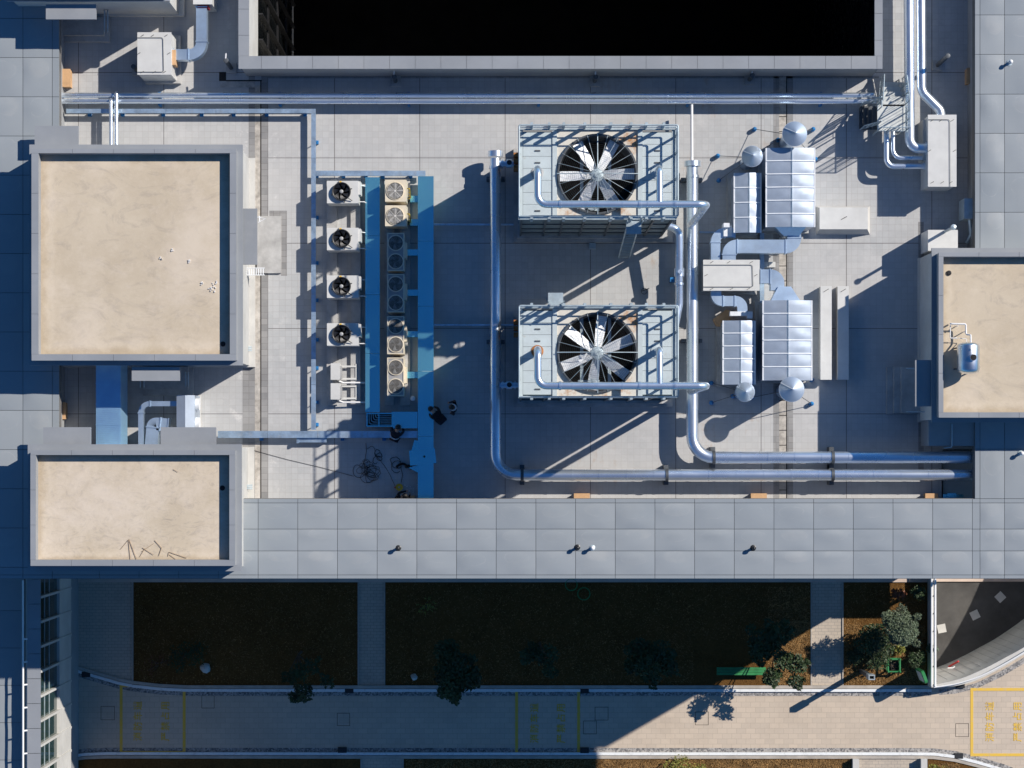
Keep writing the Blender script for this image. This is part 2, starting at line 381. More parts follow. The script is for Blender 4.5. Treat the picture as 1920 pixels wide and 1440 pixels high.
M['green'] = surf("green_paint",(.03,.22,.07),.5,0,.2,2)
M['wire'] = surf("black_cable",(.012,.012,.014),.6)
M['brass'] = surf("brass_valve",(.45,.33,.08),.4,.8)
M['glass'] = glassy("facade_glass",(.02,.045,.04))
M['stainless'] = surf("stainless_tank",(.80,.84,.88),.32,1.0,.1,2,(.45,.5,.58),.6,1.2,.12,3)
M['insul'] = surf("white_insulation",(.76,.76,.76),.5,0,.05,2)
M['road'] = pavers("road_paver",(.56,.47,.375),(.50,.425,.345),(.39,.33,.265),.45,.25,(.34,.28,.22))
M['path'] = pavers("path_paver",(.52,.445,.36),(.46,.40,.33),(.26,.24,.22),.3,.15)
M['pebble'] = pebbles("pebble_strip")
M['kerbw'] = worn_paint("kerb_white",(.78,.80,.80),(.4,.4,.4))
M['kerb'] = surf("kerb_stone",(.42,.38,.33),.85,0,.15,2)
M['plinth'] = surf("plinth_stone",(.60,.48,.40),.85,0,.1,1)
M['paint'] = worn_paint("yellow_road_paint",(.72,.46,.06),(.42,.38,.33))
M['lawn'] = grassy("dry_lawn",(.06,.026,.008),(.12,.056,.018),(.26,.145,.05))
M['ground'] = surf("bare_ground",(.10,.09,.08),.9,0,.3,.3)
M['asphalt'] = surf("asphalt",(.075,.072,.068),.85,0,.25,.6,(.13,.12,.105),.6,.5,.3,30)
M['leaf'] = surf("tree_leaf",(.026,.050,.012),.6,0,.45,1.2)
M['leaf2'] = surf("olive_leaf",(.085,.115,.065),.6,0,.4,2.0)
M['leaf3'] = surf("yellow_leaf",(.20,.20,.03),.6,0,.3,3)
M['leafr'] = surf("red_leaf",(.16,.045,.015),.6,0,.4,3)
M['bark'] = surf("bark",(.10,.075,.055),.9,0,.3,5)
M['twig'] = surf("dry_stick",(.34,.25,.17),.9,0,.3,5)
M['skin'] = surf("skin",(.45,.27,.19),.6,0,.08,6)
M['hair'] = surf("hair",(.01,.009,.008),.6)
M['cloth_navy'] = surf("navy_cloth",(.012,.014,.024),.9,0,.3,6)
M['cloth_black'] = surf("black_cloth",(.008,.008,.009),.9,0,.3,6)
M['cloth_white'] = surf("white_cloth",(.62,.62,.62),.8)
# ================================================================ large structure
ZG, ZD, ZP = -15.0, 1.7, 3.7                        # ground, roof-edge deck, penthouse top
G = lambda px, py: XY(px, py, ZG)
# ---- ground, road, kerbs, lawns
ramp_out = [(1748,1290.5),(1786,1287),(1826,1277.5),(1870,1256.5),(1920,1227),(1980,1192),(2042,1145),(2097,1060),(2138,968),(2172,870)]
ramp_in  = [(1752,1284),(1801,1272.5),(1847,1253),(1885,1233),(1920,1213.5),(1968,1180),(2024,1134),(2076,1052),(2116,966),(2150,874)]
mb = MB()
a = rect(-700,-700,1746,2300,ZG); mb.add([(a[0],a[1],ZG-.03),(a[2],a[1],ZG-.03),(a[2],a[3],ZG-.03),(a[0],a[3],ZG-.03)],[(0,1,2,3)])
mb.poly([G(1746,2300),G(1746,1291.5)]+[G(*p) for p in ramp_out[1:]]+[G(3200,872),G(3200,2300)], ZG-.03)
mb.poly([G(1746,880),G(1746,-700),G(3200,-700),G(3200,880)], ZG-.03)
struct(mb.build('ground', M['ground']))
mb = MB(); mb.poly([G(100,1245),G(340,1290),G(1748,1291.2)]+[G(x,y) for x,y in ramp_out[1:6]]+[G(2150,1192),G(2150,1520),G(1900,1455),G(1790,1418),G(60,1421)], ZG-.004)
struct(mb.build('road', M['road']))
nk = [(100,1247),(133,1254),(160,1262.5),(185,1269.5),(222,1280.5),(250,1286),(300,1291.5),(350,1294),(600,1294.2),(1746,1294.2)]
sk = [(60,1427),(133,1418),(160,1414),(200,1412.5),(700,1413),(1700,1413),(1750,1413.5),(1790,1418.5),(1830,1428.5),(1880,1443),(2000,1490)]
def ribbon(mb, line, o0, o1, z0, z1):
    P = [Vector((*G(*p),0)) for p in line]; k = S*98.5/83.5
    L, Rr = [], []
    for i in range(len(P)):
        t = (P[min(i+1,len(P)-1)]-P[max(i-1,0)]).normalized(); n = Vector((-t.y,t.x,0))
        L.append(P[i]+n*o0*k); Rr.append(P[i]+n*o1*k)
    vs = []; 
    for i in range(len(P)):
        for q, z in ((L[i],z0),(L[i],z1),(Rr[i],z1),(Rr[i],z0)): vs.append((q.x,q.y,z))
    fs = []
    for i in range(len(P)-1):
        for j in range(4): fs.append((i*4+j,i*4+(j+1)%4,(i+1)*4+(j+1)%4,(i+1)*4+j))
    fs += [(0,1,2,3),(len(P)*4-4,len(P)*4-3,len(P)*4-2,len(P)*4-1)]
    mb.add(vs, fs)
mb = MB(); ribbon(mb, nk, -2.7, -10.5, ZG-.02, ZG+.004); ribbon(mb, sk, 2.7, 10.5, ZG-.02, ZG+.004)
ribbon(mb, [(1760,1292),(1790,1289.5),(1829,1280),(1873,1259),(1923,1229.5),(1978,1187)], -1.0, -11, ZG-.02, ZG+.004)
struct(mb.build('pebble_gutter', M['pebble']))
mb = MB()
ribbon(mb, nk, 2.6, -2.6, ZG-.03, ZG+.10); ribbon(mb, sk, 2.6, -2.6, ZG-.03, ZG+.10)
struct(mb.build('white_kerb', M['kerbw']))
mb = MB(); ribbon(mb, nk, 9.5, 3.6, ZG-.03, ZG+.12); ribbon(mb, sk, -3.6, -9.0, ZG-.03, ZG+.12)
struct(mb.build('kerb_stone', M['kerb']))
def sheet(name, x0, y0, x1, y1, z, m):
    b = MB(); q = rect(x0,y0,x1,y1,ZG); b.box(q[0],q[1],z-.15,q[2],q[3],z); return struct(b.build(name, m))
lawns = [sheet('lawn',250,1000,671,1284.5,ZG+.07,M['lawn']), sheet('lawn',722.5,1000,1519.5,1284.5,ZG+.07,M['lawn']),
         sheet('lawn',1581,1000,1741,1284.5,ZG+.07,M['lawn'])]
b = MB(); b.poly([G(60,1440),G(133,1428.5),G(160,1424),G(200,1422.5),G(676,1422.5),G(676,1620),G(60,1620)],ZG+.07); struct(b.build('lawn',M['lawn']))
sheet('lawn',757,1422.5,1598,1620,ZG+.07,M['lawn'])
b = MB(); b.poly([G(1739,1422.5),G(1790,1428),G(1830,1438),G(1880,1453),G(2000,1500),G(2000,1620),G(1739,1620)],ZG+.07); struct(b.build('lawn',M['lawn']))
for x0,x1 in ((100,248.5),(673.5,720),(1522,1578.5)): sheet('footpath',x0,1000,x1,1284.5 if x0>200 else 1290,ZG+.05,M['path']) if x0>200 else None
b = MB(); b.poly([G(60,1000),G(248.5,1000),G(248.5,1276),G(222,1271),G(185,1260),G(160,1253),G(133,1244.5),G(60,1230)],ZG+.05); struct(b.build('footpath',M['path']))
sheet('footpath',679,1422.5,754.5,1620,ZG+.05,M['path']); sheet('footpath',1602,1422.5,1735,1620,ZG+.05,M['path'])
b = MB()
for x in (249.5,672,721.2,1520.8,1579.8): q = rect(x-1.2,1000,x+1.2,1284.5,ZG); b.box(q[0],q[1],ZG-.05,q[2],q[3],ZG+.10)
for x in (677.5,755.8): q = rect(x-1.3,1422.5,x+1.3,1620,ZG); b.box(q[0],q[1],ZG-.05,q[2],q[3],ZG+.10)
struct(b.build('path_edging', M['kerb']))
b = MB(); q = rect(60,1040,1745,1091.3,ZG); b.box(q[0],q[1],ZG-.6,q[2],q[3],ZG+.14); q=rect(1700,1060,1990,1090.5,-19.4); b.box(q[0],q[1],-19.6,q[2],q[3],-19.4); struct(b.build('building_apron', M['plinth']))
# slabs and gully covers in the road
b = MB()
for x,y,w in ((202,1337,13),(390,1316,12),(644,1349,12),(1128,1338,12.5),(1106,1364,12.5),(1316,1347,12.5),(1804,1369,12.5)):
    q = rect(x-w,y-w,x+w,y+w,ZG); t=.018
    b.frame(q,(q[0]+t,q[1]+t,q[2]-t,q[3]-t),ZG-.03,ZG+.0015)
struct(b.build('slab_joint', M['slot']))
# ---- sunken ramp
ZR = -19.5
b = MB(); p = [XY(1700,840,ZR),XY(1700,1300,ZR),XY(2190,1300,ZR),XY(2190,840,ZR)]; b.poly(p,ZR); struct(b.build('ramp_road', M['asphalt']))
rw = thing('ramp_parapet','long curved white parapet wall sweeping round the sunken asphalt ramp','parapet wall',(*G(1830,1270),ZG))
b = MB(); zt = ZG+.8
po = [XY(x,y,zt) for x,y in ramp_out]; pi_ = [XY(x,y,zt) for x,y in ramp_in]
def smooth(ps, n=6):
    out=[]
    for i in range(len(ps)-1):
        p0=Vector(ps[max(i-1,0)]);p1=Vector(ps[i]);p2=Vector(ps[i+1]);p3=Vector(ps[min(i+2,len(ps)-1)])
        for k in range(n):
            t=k/n; out.append(tuple(.5*((2*p1)+(p2-p0)*t+(2*p0-5*p1+4*p2-p3)*t*t+(3*p1-p0-3*p2+p3)*t**3)))
    out.append(tuple(ps[-1])); return out
po = smooth(po); pi_ = smooth(pi_); n=len(po)
vs = [(x,y,ZR-.2) for x,y in po]+[(x,y,zt) for x,y in po]+[(x,y,zt) for x,y in pi_]+[(x,y,ZR-.2) for x,y in pi_]
fs=[]
for i in range(n-1):
    for a_,b_ in ((0,1),(1,2),(2,3)): fs.append((a_*n+i,a_*n+i+1,b_*n+i+1,b_*n+i))
fs.append((0,n,2*n,3*n)); b.add(vs,fs); b.build('wall', M['concw'], rw, 40)
b = MB()
for i in range(0,n-1,2):                            # panel joints on the inner face
    u = Vector(pi_[i]); t = (Vector(pi_[i+1])-u).normalized(); nn = Vector((-t.y,t.x)); c = u+nn*.004
    b.obox((c.x,c.y,(ZR+zt)/2-.4),.02,.012,zt-ZR-.8,math.atan2(t.y,t.x))
b.build('joint', M['conc'], rw)
b = MB(); mid=[Vector((*((Vector(po[i])*.62+Vector(pi_[i])*.38)),zt+.14)) for i in range(n)]
b.tube(mid,.035,0,10); b.build('handrail', M['insul'], rw, 60)
b = MB()
for i in range(3,n,6): b.cyl((mid[i].x,mid[i].y,zt-.01),mid[i],.02,8)
b.build('rail_post', M['steel'], rw)
ww = thing('ramp_wall','straight white ramp wall with a railing between shrubs and asphalt','retaining wall',(*G(1749,1190),ZG))
b = MB(); a = rect(1745,1000,1755,1289,zt); b.box(a[0],a[1],ZR-.2,a[2],a[3],zt); b.build('wall', M['concw'], ww)
b = MB()
for px,rr in ((1746.6,.05),(1753.2,.06)): b.tube([W(px,1010,zt+.2),W(px,1287,zt+.2)],rr,0,8)
b.build('handrail', M['insul'], ww, 60)
b = MB()
for y in (1118,1151,1184,1217,1250,1285): b.tube([W(1746,y+2,zt+.15),W(1753,y-2,zt+.15)],.03,0,6); b.cyl(W(1746.4,y+2,zt-.01),W(1746.4,y+2,zt+.2),.03,6)
b.build('rail_post', M['darksteel'], ww)
mats=[]
for i,(x,y,r,lb) in enumerate(((1765.5,1178.5,.2,'sunlit pale square slab set in the ramp asphalt beside the wall'),(1828,1153,.45,'middle pale square slab set in the shaded ramp asphalt'),(1875.5,1119.5,.75,'far pale diamond slab in the shaded ramp asphalt'))):
    b = MB(); c = W(x,y,ZR); b.obox((c.x,c.y,ZR+.012),.42,.42,.03,r); tag(b.build('ramp_slab',M['concw'],None,None,(c.x,c.y,ZR)),lb,'ramp slab','square slabs in the ramp')
b = MB(); ba = thing('barrier_arm','small red and white barrier pole leaning on the curved ramp wall','barrier',(*XY(1790,1249,-17.5),-17.5))
b.tube([W(1779,1250,-17.2),W(1797,1240,-16.7)],.05,0,8); b.build('pole',M['red'],ba,60)
b=MB(); b.tube([W(1776,1252.5,-17.3),W(1787,1252.5,-17.3),W(1790,1249,-17.3)],.035,.1,8); b.build('bracket',M['insul'],ba,60)
# ---- main building
bld = thing('office_building','large grey flat-roofed building seen from above with panelled roof edges and dark courtyard','building',(0,0,ZG))
px0, pxe = -150, 1986
floor = MB()
def flat(mb,x0,y0,x1,y1,z,lift=0.0):
    q = rect(x0,y0,x1,y1,z); mb.add([(q[0],q[1],z+lift),(q[2],q[1],z+lift),(q[2],q[3],z+lift),(q[0],q[3],z+lift)],[(0,1,2,3)])
flat(floor,40,-190,476,120,0); flat(floor,1648,-190,1900,120,0); flat(floor,40,120,1900,845,0); flat(floor,40,845,1768,960,0)
floor.build('roof_floor', M['tile'], bld)
b = MB(); pit=rect(1768,845,1850,960,0); b.box(pit[0],pit[1],-3,pit[2],pit[3],-2.9); b.box(pit[0]-.05,pit[1],-3,pit[0],pit[3],0); b.box(pit[0],pit[3],-3,pit[2],pit[3]+.05,0)  # dark pit cut into the floor, standing in for deep shade
b.build('shade_pit', M['dark'], bld)
b = MB()
for y0,y1 in ((118,936),): flat(b,467,y0,478,y1,0,.004); flat(b,490,y0,503,y1,0,.004)
flat(b,1450,140,1461,936,0,.004); flat(b,1476,140,1487,936,0,.004); flat(b,503,143,1648,147,0,.004)
flat(b,428,160,467,163,0,.004); flat(b,455,690,467,936,0,.004)
flat(b,505,395,527,407,0,.004); flat(b,527,395,538,517,0,.004); flat(b,1722,416,1732,900,0,.004)
b.build('drain_border', M['strip'], bld)
b = MB(); flat(b,478,160,488,936,0,.003); flat(b,1461,140,1474,936,0,.003); flat(b,413,152,478,164,0,.006)
b.build('drain_channel', M['channel'], bld)
b = MB(); flat(b,488,152,490,936,0,.005); flat(b,1474,140,1476,936,0,.005); flat(b,411,135,424,152,0,.007); flat(b,424,150,491,152.5,0,.007)
for y in range(190,930,28): flat(b,1461,y,1474,y+1.5,0,.006)
b.build('drain_slot', M['slot'], bld)
# roof-edge decks of pillowed sheet panels
def pillow(mb, x0, y0, x1, y1, z, amp, gap=.008, n=6):
    x0+=gap; y0+=gap; x1-=gap; y1-=gap
    w=x1-x0; h=y1-y0
    if w<.3 or h<.3: mb.uv += [(0,0,0)]*8; mb.add([(x0,y0,z),(x1,y0,z),(x1,y1,z),(x0,y1,z),(x0,y0,z-.05),(x1,y0,z-.05),(x1,y1,z-.05),(x0,y1,z-.05)],[(0,1,2,3),(0,4,5,1),(1,5,6,2),(2,6,7,3),(3,7,4,0)]); return
    nx = max(4,n); ny=max(4,n); vs=[]; rid=random.random(); ph=random.uniform(.6,1.2)*amp; tx=random.uniform(.35,.65); ty=random.uniform(.4,.75)
    for j in range(ny+1):
        for i in range(nx+1):
            u=i/nx; v=j/ny
            d = ph*math.sin(math.pi*u**(math.log(.5)/math.log(tx)))*math.sin(math.pi*v**(math.log(.5)/math.log(ty)))
            d += amp*.25*math.sin(3*math.pi*v)*math.sin(math.pi*u)*random.choice((.3,.6,1))
            if 0<i<nx and 0<j<ny: d += random.uniform(-1,1)*amp*.09
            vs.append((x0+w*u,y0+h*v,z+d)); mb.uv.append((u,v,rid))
    fs=[(j*(nx+1)+i,j*(nx+1)+i+1,(j+1)*(nx+1)+i+1,(j+1)*(nx+1)+i) for j in range(ny) for i in range(nx)]
    mb.add(vs,fs)
def deck(mb, xs, ys, z, amp=.045, skip=None):
    for i in range(len(xs)-1):
        for j in range(len(ys)-1):
            if skip and skip(xs[i],ys[j],xs[i+1],ys[j+1]): continue
            q=rect(xs[i],ys[j],xs[i+1],ys[j+1],z)
            if q[2]-q[0]<.03 or q[3]-q[1]<.03: continue
            pillow(mb,q[0],q[1],q[2],q[3],z,amp)
dk = MB()
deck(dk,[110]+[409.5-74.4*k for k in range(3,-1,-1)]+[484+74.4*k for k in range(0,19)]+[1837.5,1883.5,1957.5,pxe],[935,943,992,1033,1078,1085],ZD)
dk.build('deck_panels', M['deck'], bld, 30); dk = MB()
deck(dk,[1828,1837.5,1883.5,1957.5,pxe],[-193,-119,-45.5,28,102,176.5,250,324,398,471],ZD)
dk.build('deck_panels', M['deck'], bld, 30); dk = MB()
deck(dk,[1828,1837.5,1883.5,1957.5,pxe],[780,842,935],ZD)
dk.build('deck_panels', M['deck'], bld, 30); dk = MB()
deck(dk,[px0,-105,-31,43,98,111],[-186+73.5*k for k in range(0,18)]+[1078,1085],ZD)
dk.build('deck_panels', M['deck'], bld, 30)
def ring_box(mb,x0,y0,x1,y1,zt,zb): q=rect(x0,y0,x1,y1,ZD); mb.box(q[0],q[1],zb,q[2],q[3],zt)
b = MB(); ring_box(b,px0,-190,110.6,1085.3,ZD-.06,ZD-.45); ring_box(b,110.6,934.6,1828,1085.3,ZD-.06,ZD-.45); ring_box(b,1828,-190,pxe+.3,1085.3,ZD-.06,ZD-.45)
b.build('deck_edge', M['seam'], bld)
b = MB(); xw0=rect(px0,0,104,10,ZD); 
sy=-4.7; ny=22.3; xe=20.5; xw=-23.4
b.box(xw0[2]-.3,rect(0,0,0,935,ZD)[1]-.2,-.2,xw0[2],ny,ZD-.45)          # low parapet walls under the decks
q=rect(110,938,1828,940,ZD); b.box(xw0[2],q[1]-.3,-.2,18.6,q[1],ZD-.45)
q=rect(1832,0,1834,10,ZD); b.box(q[0],0.6,-3,q[0]+.3,ny,ZD-.45)
b.build('parapet_wall', M['wallg'], bld)
b = MB(); ZC=1.9
co=rect(447,-200,1655,130,ZC); ci=rect(467,-190,1640,105,ZC)
def panelrun(mb,x0,y0,x1,y1,z,step,horiz,off=0,th=.05):
    q=rect(x0,y0,x1,y1,z); L=(q[2]-q[0]) if horiz else (q[3]-q[1]); s=step*S; k=-off*S
    while k<L:
        a=max(k,0)+.006; e=min(k+s,L)-.006
        if e>a:
            if horiz: mb.box(q[0]+a,q[1],z-th,q[0]+e,q[3],z)
            else: mb.box(q[0],q[1]+a,z-th,q[2],q[1]+e,z)
        k+=s
panelrun(b,447,105,1655,129,ZC,47,True,5); panelrun(b,447,-190,467,105,ZC,48,False,10); panelrun(b,1640,-190,1655,105,ZC,49,False,20)
b.build('courtyard_coping', M['cope'], bld)
# body of the building below the roof
b = MB()
b.box(ci[2],sy,ZG,xe,ny,-.25); b.box(xw,sy,ZG,ci[0],ny,-.25); b.box(ci[0],sy,ZG,ci[2],ci[1],-.25)
b.box(xw,rect(0,0,0,935,ZD)[1]-3.2,-.25,xw0[2]-.3,ny,ZD-.45)
b.box(xw,26.0,ZG,xe,32,-.25); b.box(xw,ny,ZG,ci[0],26.0,-.25); b.box(ci[2],ny,ZG,xe,26.0,-.25)  # unseen north wing, added to keep the sun out of the courtyard
b.build('wall', M['wall'], bld)
b = MB()
b.box(ci[0],26.0,-.25,ci[2],26.4,ZC)  # top of the added north wing, shading the courtyard
b.box(co[0]+.1,ci[1]-.45,-.1,co[2]-.1,ci[1],ZC-.05); b.box(co[0]+.1,ci[1],-.1,ci[0],26,ZC-.05); b.box(ci[2],ci[1],-.1,co[2]-.05,26,ZC-.05)
b.build('courtyard_parapet', M['wallg'], bld)
b = MB(); b.box(ci[0],ci[1],-.9,ci[0]+.012,ny,ZC-.055); b.build('courtyard_band', M['wall'], bld)
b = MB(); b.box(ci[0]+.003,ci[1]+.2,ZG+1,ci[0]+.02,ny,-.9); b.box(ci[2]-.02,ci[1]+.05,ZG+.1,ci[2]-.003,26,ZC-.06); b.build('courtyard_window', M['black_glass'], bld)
b = MB(); y=ci[1]+1.2; k=0
while y<ny:
    b.box(ci[0]+.02,y,ZG+1,ci[0]+.20,y+.05,-.95); y+=1.05
for z in (-4.6,-8.2,-11.8): b.box(ci[0]+.02,ci[1]+.2,z,ci[0]+.05,ny,z+.5)
b.build('courtyard_fin', M['black'], bld)
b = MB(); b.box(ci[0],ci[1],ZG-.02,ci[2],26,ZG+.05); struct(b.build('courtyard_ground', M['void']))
# unseen canopy added at the east foot to cast shadow on the path
cp = thing('added_canopy','unseen flat canopy on thin columns, added east of the building to cast shadow','canopy',(22,-2,ZG))
b = MB(); b.box(20.52,-4.75,ZG+4.6,23.0,4,ZG+4.9); b.build('roof', M['cope'], cp)
for x_,y_ in ((22.8,-4.4),(22.8,3.6)):
    b = MB(); b.cyl((x_,y_,ZG),(x_,y_,ZG+4.6),.1,10); b.build('column', M['steel'], cp)
# ---- lower west wing
wing = thing('west_wing','lower side wing with glazed facade, white fins and dark flat roof','building wing',(*XY(40,1250,ZG),ZG))
ZW=-4.7; ZWP=-3.9
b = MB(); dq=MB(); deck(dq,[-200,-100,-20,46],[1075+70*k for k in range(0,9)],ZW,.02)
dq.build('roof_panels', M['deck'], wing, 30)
q=rect(-200,1060,46,1640,ZW); b.box(q[0],q[1],ZW-.4,q[2],q[3],ZW-.05); b.build('roof_slab', M['seam'], wing)
xf=rect(76,0,76,0,ZWP)[0]
b = MB(); q=rect(51,1086,76,1640,ZWP); yy=q[3]
while yy>q[1]: b.box(q[0],yy-1.04,ZWP-.06,q[2],yy-.01,ZWP); yy-=1.05
b.build('coping', M['cope'], wing)
b = MB(); b.box(q[0]+.05,q[1],ZW-.4,q[2]-.36,q[3],ZWP-.06); b.box(q[0]-.12,q[1],ZW-.4,q[0]+.05,q[3],ZWP-.2); b.build('parapet', M['wall'], wing)
b = MB(); b.tube([W(43.2,1088,ZWP+.05),W(43.2,1640,ZWP+.05)],.045,0,8); b.build('handrail', M['insul'], wing, 60)
b = MB()
for k in range(-2,5): b.tube([W(43,1284.5+43*k,ZWP+.03),W(51.5,1283.5+43*k,ZWP-.02)],.04,0,8)
b.build('rail_bracket', M['insul'], wing, 60)
ys=q[1]; ye=q[3]
b = MB(); b.box(xf-.3,ys,-7.62,xf-.12,ye,ZWP-.065); b.build('window', M['glass'], wing)
b = MB(); b.box(xf-.4,ys,-10,xf,ye,-7.6); b.build('spandrel', M['concw'], wing)
b = MB(); b.box(xf-2.2,ys,ZG,xf-.7,ye,-10); b.box(q[0]-8,ys,ZG,xf-2.2,ye,ZW-.4); b.build('wall', M['wallg'], wing)
for k in range(0,12):
    y_ = W(76,1120+46.5*k,ZWP).y
    b = MB(); b.box(xf-.12,y_-.05,-10.0,xf+.03,y_+.05,ZWP-.07); b.build('facade_fin', M['concw'], wing)
b = MB()
for zz,c in ((-5.2,.05),(-6.1,.05)): b.box(xf-.13,ys,zz,xf-.1,ye,zz+c)
b.build('transom', M['steel'], wing)
# ---- penthouses
def penthouse(name,label,inner,cope,ledge,zt,mroof,base_z=-.02,split=(74,74)):
    t = thing(name,label,'rooftop penthouse',(*XY((ledge[0]+ledge[2])/2,(ledge[1]+ledge[3])/2,zt),0))
    zf=zt-.42; zl=zt-.5
    qi=rect(*inner,zt); qc=rect(*cope,zt); ql=rect(*ledge,zl)
    b=MB(); b.box(qi[0],qi[1],zf-.2,qi[2],qi[3],zf); b.build('roof_slab', mroof, t)
    b=MB(); b.frame((qc[0]+.02,qc[1]+.02,qc[2]-.02,qc[3]-.02),qi,zl-.05,zt-.045); b.build('parapet', M['wallg'], t)
    b=MB(); st=split[0]*S
    def run(x0,y0,x1,y1,hz):
        L=(x1-x0) if hz else (y1-y0); k=0
        n=max(1,round(L/st)); s_=L/n
        for i in range(n):
            if hz: b.box(x0+i*s_+.005,y0,zt-.05,x0+(i+1)*s_-.005,y1,zt)
            else: b.box(x0,y0+i*s_+.005,zt-.05,x1,y0+(i+1)*s_-.005,zt)
    run(qc[0],qc[1],qc[2],qi[1],True); run(qc[0],qi[3],qc[2],qc[3],True); run(qc[0],qi[1],qi[0],qi[3],False); run(qi[2],qi[1],qc[2],qi[3],False)
    b.build('coping', M['cope'], t)
    b=MB(); b.frame(ql,(qc[0]+.02,qc[1]+.02,qc[2]-.02,qc[3]-.02),zl-.12,zl); b.build('cornice', M['cope'], t)
    b=MB(); b.frame((ql[0]+.05,ql[1]+.05,ql[2]-.05,ql[3]-.05),(ql[0]+.06,ql[1]+.06,ql[2]-.06,ql[3]-.06),zl-.5,zl-.12) 
    b=MB(); ins=.12; b.box(ql[0]+ins,ql[1]+ins,base_z,ql[2]-ins,ql[3]-ins,zl-.12); b.build('wall', M['wall'], t)
    b=MB(); b.box(ql[0]+ins-.03,ql[1]+ins-.06,0,ql[2]-ins+.22,ql[3]-ins+.03,.22); b.build('skirting', M['concw'], t)
    return t
def canopy(t,px,z,mat='cope',th=.12):
    b=MB(); q=rect(*px,z); b.box(q[0],q[1],z-th,q[2],q[3],z); return b.build('door_canopy', M[mat], t)
def drain(t,px,py,z,r=.1):
    b=MB(); c=W(px,py,z); b.lathe((c.x,c.y,z-.02),[(r,0),(r,.05),(r*.6,.07),(0,.07)],14); b.build('roof_drain', M['dark'], t)
ph1 = penthouse('rooftop_penthouse','largest square penthouse with smooth beige screed roof at the left edge',(72,287,431,664),(59,279,443,676),(55,271,455,685),ZP,M['croof'])
canopy(ph1,(65,236,105,272),2.5); canopy(ph1,(105,236,147,272),2.5); canopy(ph1,(444,391,482,496),2.9); canopy(ph1,(247,688,337,714),3.12)
drain(ph1,418,645,ZP-.42)
ph2 = penthouse('rooftop_penthouse','smaller rectangular penthouse with worn stick-littered beige roof at lower left',(67,853,430,1050),(57,844,441,1061),(52,833,453,1071),ZP,M['croof2'])
canopy(ph2,(81,801,170,846),2.9); canopy(ph2,(301,801,405,843),2.9)
drain(ph2,417,915,ZP-.42)
ph3 = penthouse('rooftop_penthouse','beige roofed penthouse carrying a steel tank at the right edge',(1769,481,2050,773),(1760,473,2062,783),(1747,465,2074,792),ZP+.05,M['croof'])
canopy(ph3,(1716,675,1762,762),3.08)
drain(ph3,1779,512,ZP-.36)
ph4 = penthouse('rooftop_penthouse','grey penthouse cut off by the top edge beside the white fan box',(30,-300,300,-20),(18,-310,312,-8),(12,-320,318,2),ZP,M['croof2'])
canopy(ph4,(86,8,180,36),3.12)
# porch steps
def steps(name,label,rects):
    t=thing(name,label,'steps',(*XY((rects[0][0]+rects[0][2])/2,(rects[0][1]+rects[0][3])/2,.2),0))
    b=MB()
    for r in rects: b.pbox(r[0],r[1],r[2],r[3],-.02,r[4])
    b.build('tread', M['conc'], t)
    return t
s1=steps('porch_steps','grey porch steps in shade under the top left door canopy',[(112,30,205,78,.18),(112,32,195,66,.36)])
b=MB(); 
for x in (199,205): b.tube([W(x-3,20,.4),W(x-3,20,1.2),W(x-3,60,1.2),W(x-3,60,.4)],.025,.1,8)
b.build('handrail',M['steel'],s1,60)
s2=steps('porch_steps','shaded porch steps south of the largest penthouse',[(268,686,362,742,.18),(268,688,352,730,.36)])
b=MB()
for x in (348,353): b.tube([W(x,698,.4),W(x,698,1.2),W(x,724,1.2),W(x,724,.4)],.025,.1,8)
for x in (263,270): b.tube([W(x,700,.4),W(x,700,1.1),W(x,726,1.1),W(x,726,.4)],.02,.1,8)
b.build('handrail',M['steel'],s2,60)
s3=steps('porch_steps','three dark blue shaded steps below the right penthouse canopy',[(1663,688,1730,776,.15),(1676,688,1730,774,.3),(1690,688,1740,774,.45)])
b=MB()
for y in (691,772): b.tube([W(1700,y,.45),W(1700,y,1.3),W(1735,y,1.3)],.025,.1,8)
b.build('handrail',M['steel'],s3,60)
steps('porch_steps','pale low steps beside the largest penthouse east canopy',[(482,405,527,512,.12)])
# low plant plinth block at right penthouse
t=thing('roof_block','bare shaded concrete block tucked behind the right penthouse','concrete block',(*XY(1785,815,1.0),0))
b=MB(); b.pbox(1741,785,1832,836,-.02,1.55); b.pbox(1733,760,1741,836,-.02,.6); b.build('block',M['wallg'],t)
b=MB(); b.tube([W(1785,795,1.6),W(1785,838,1.6),W(1770,840,1.6)],.025,.05,8); b.build('pipe',M['steel'],t,60)
t=thing('roof_block','white square roof block with a vent pole north of the right penthouse','concrete block',(*XY(1767,450,1.2),0))
b=MB(); b.pbox(1740,431,1796,470,-.02,1.45); b.build('block',M['white'],t)
t=thing('vent_pole','tall thin steel vent pole standing on the white roof block','vent pole',(*XY(1744,446,1.45),1.45))
b=MB(); p0=W(1772,434,1.45); p1=Vector((p0.x,p0.y,2.9)); b.cyl(p0,p1,.06,10); b.lathe((p1.x,p1.y,p1.z),[(.06,0),(.11,.03),(.11,.12),(0,.16)],12); b.build('pole',M['steel'],t,50)
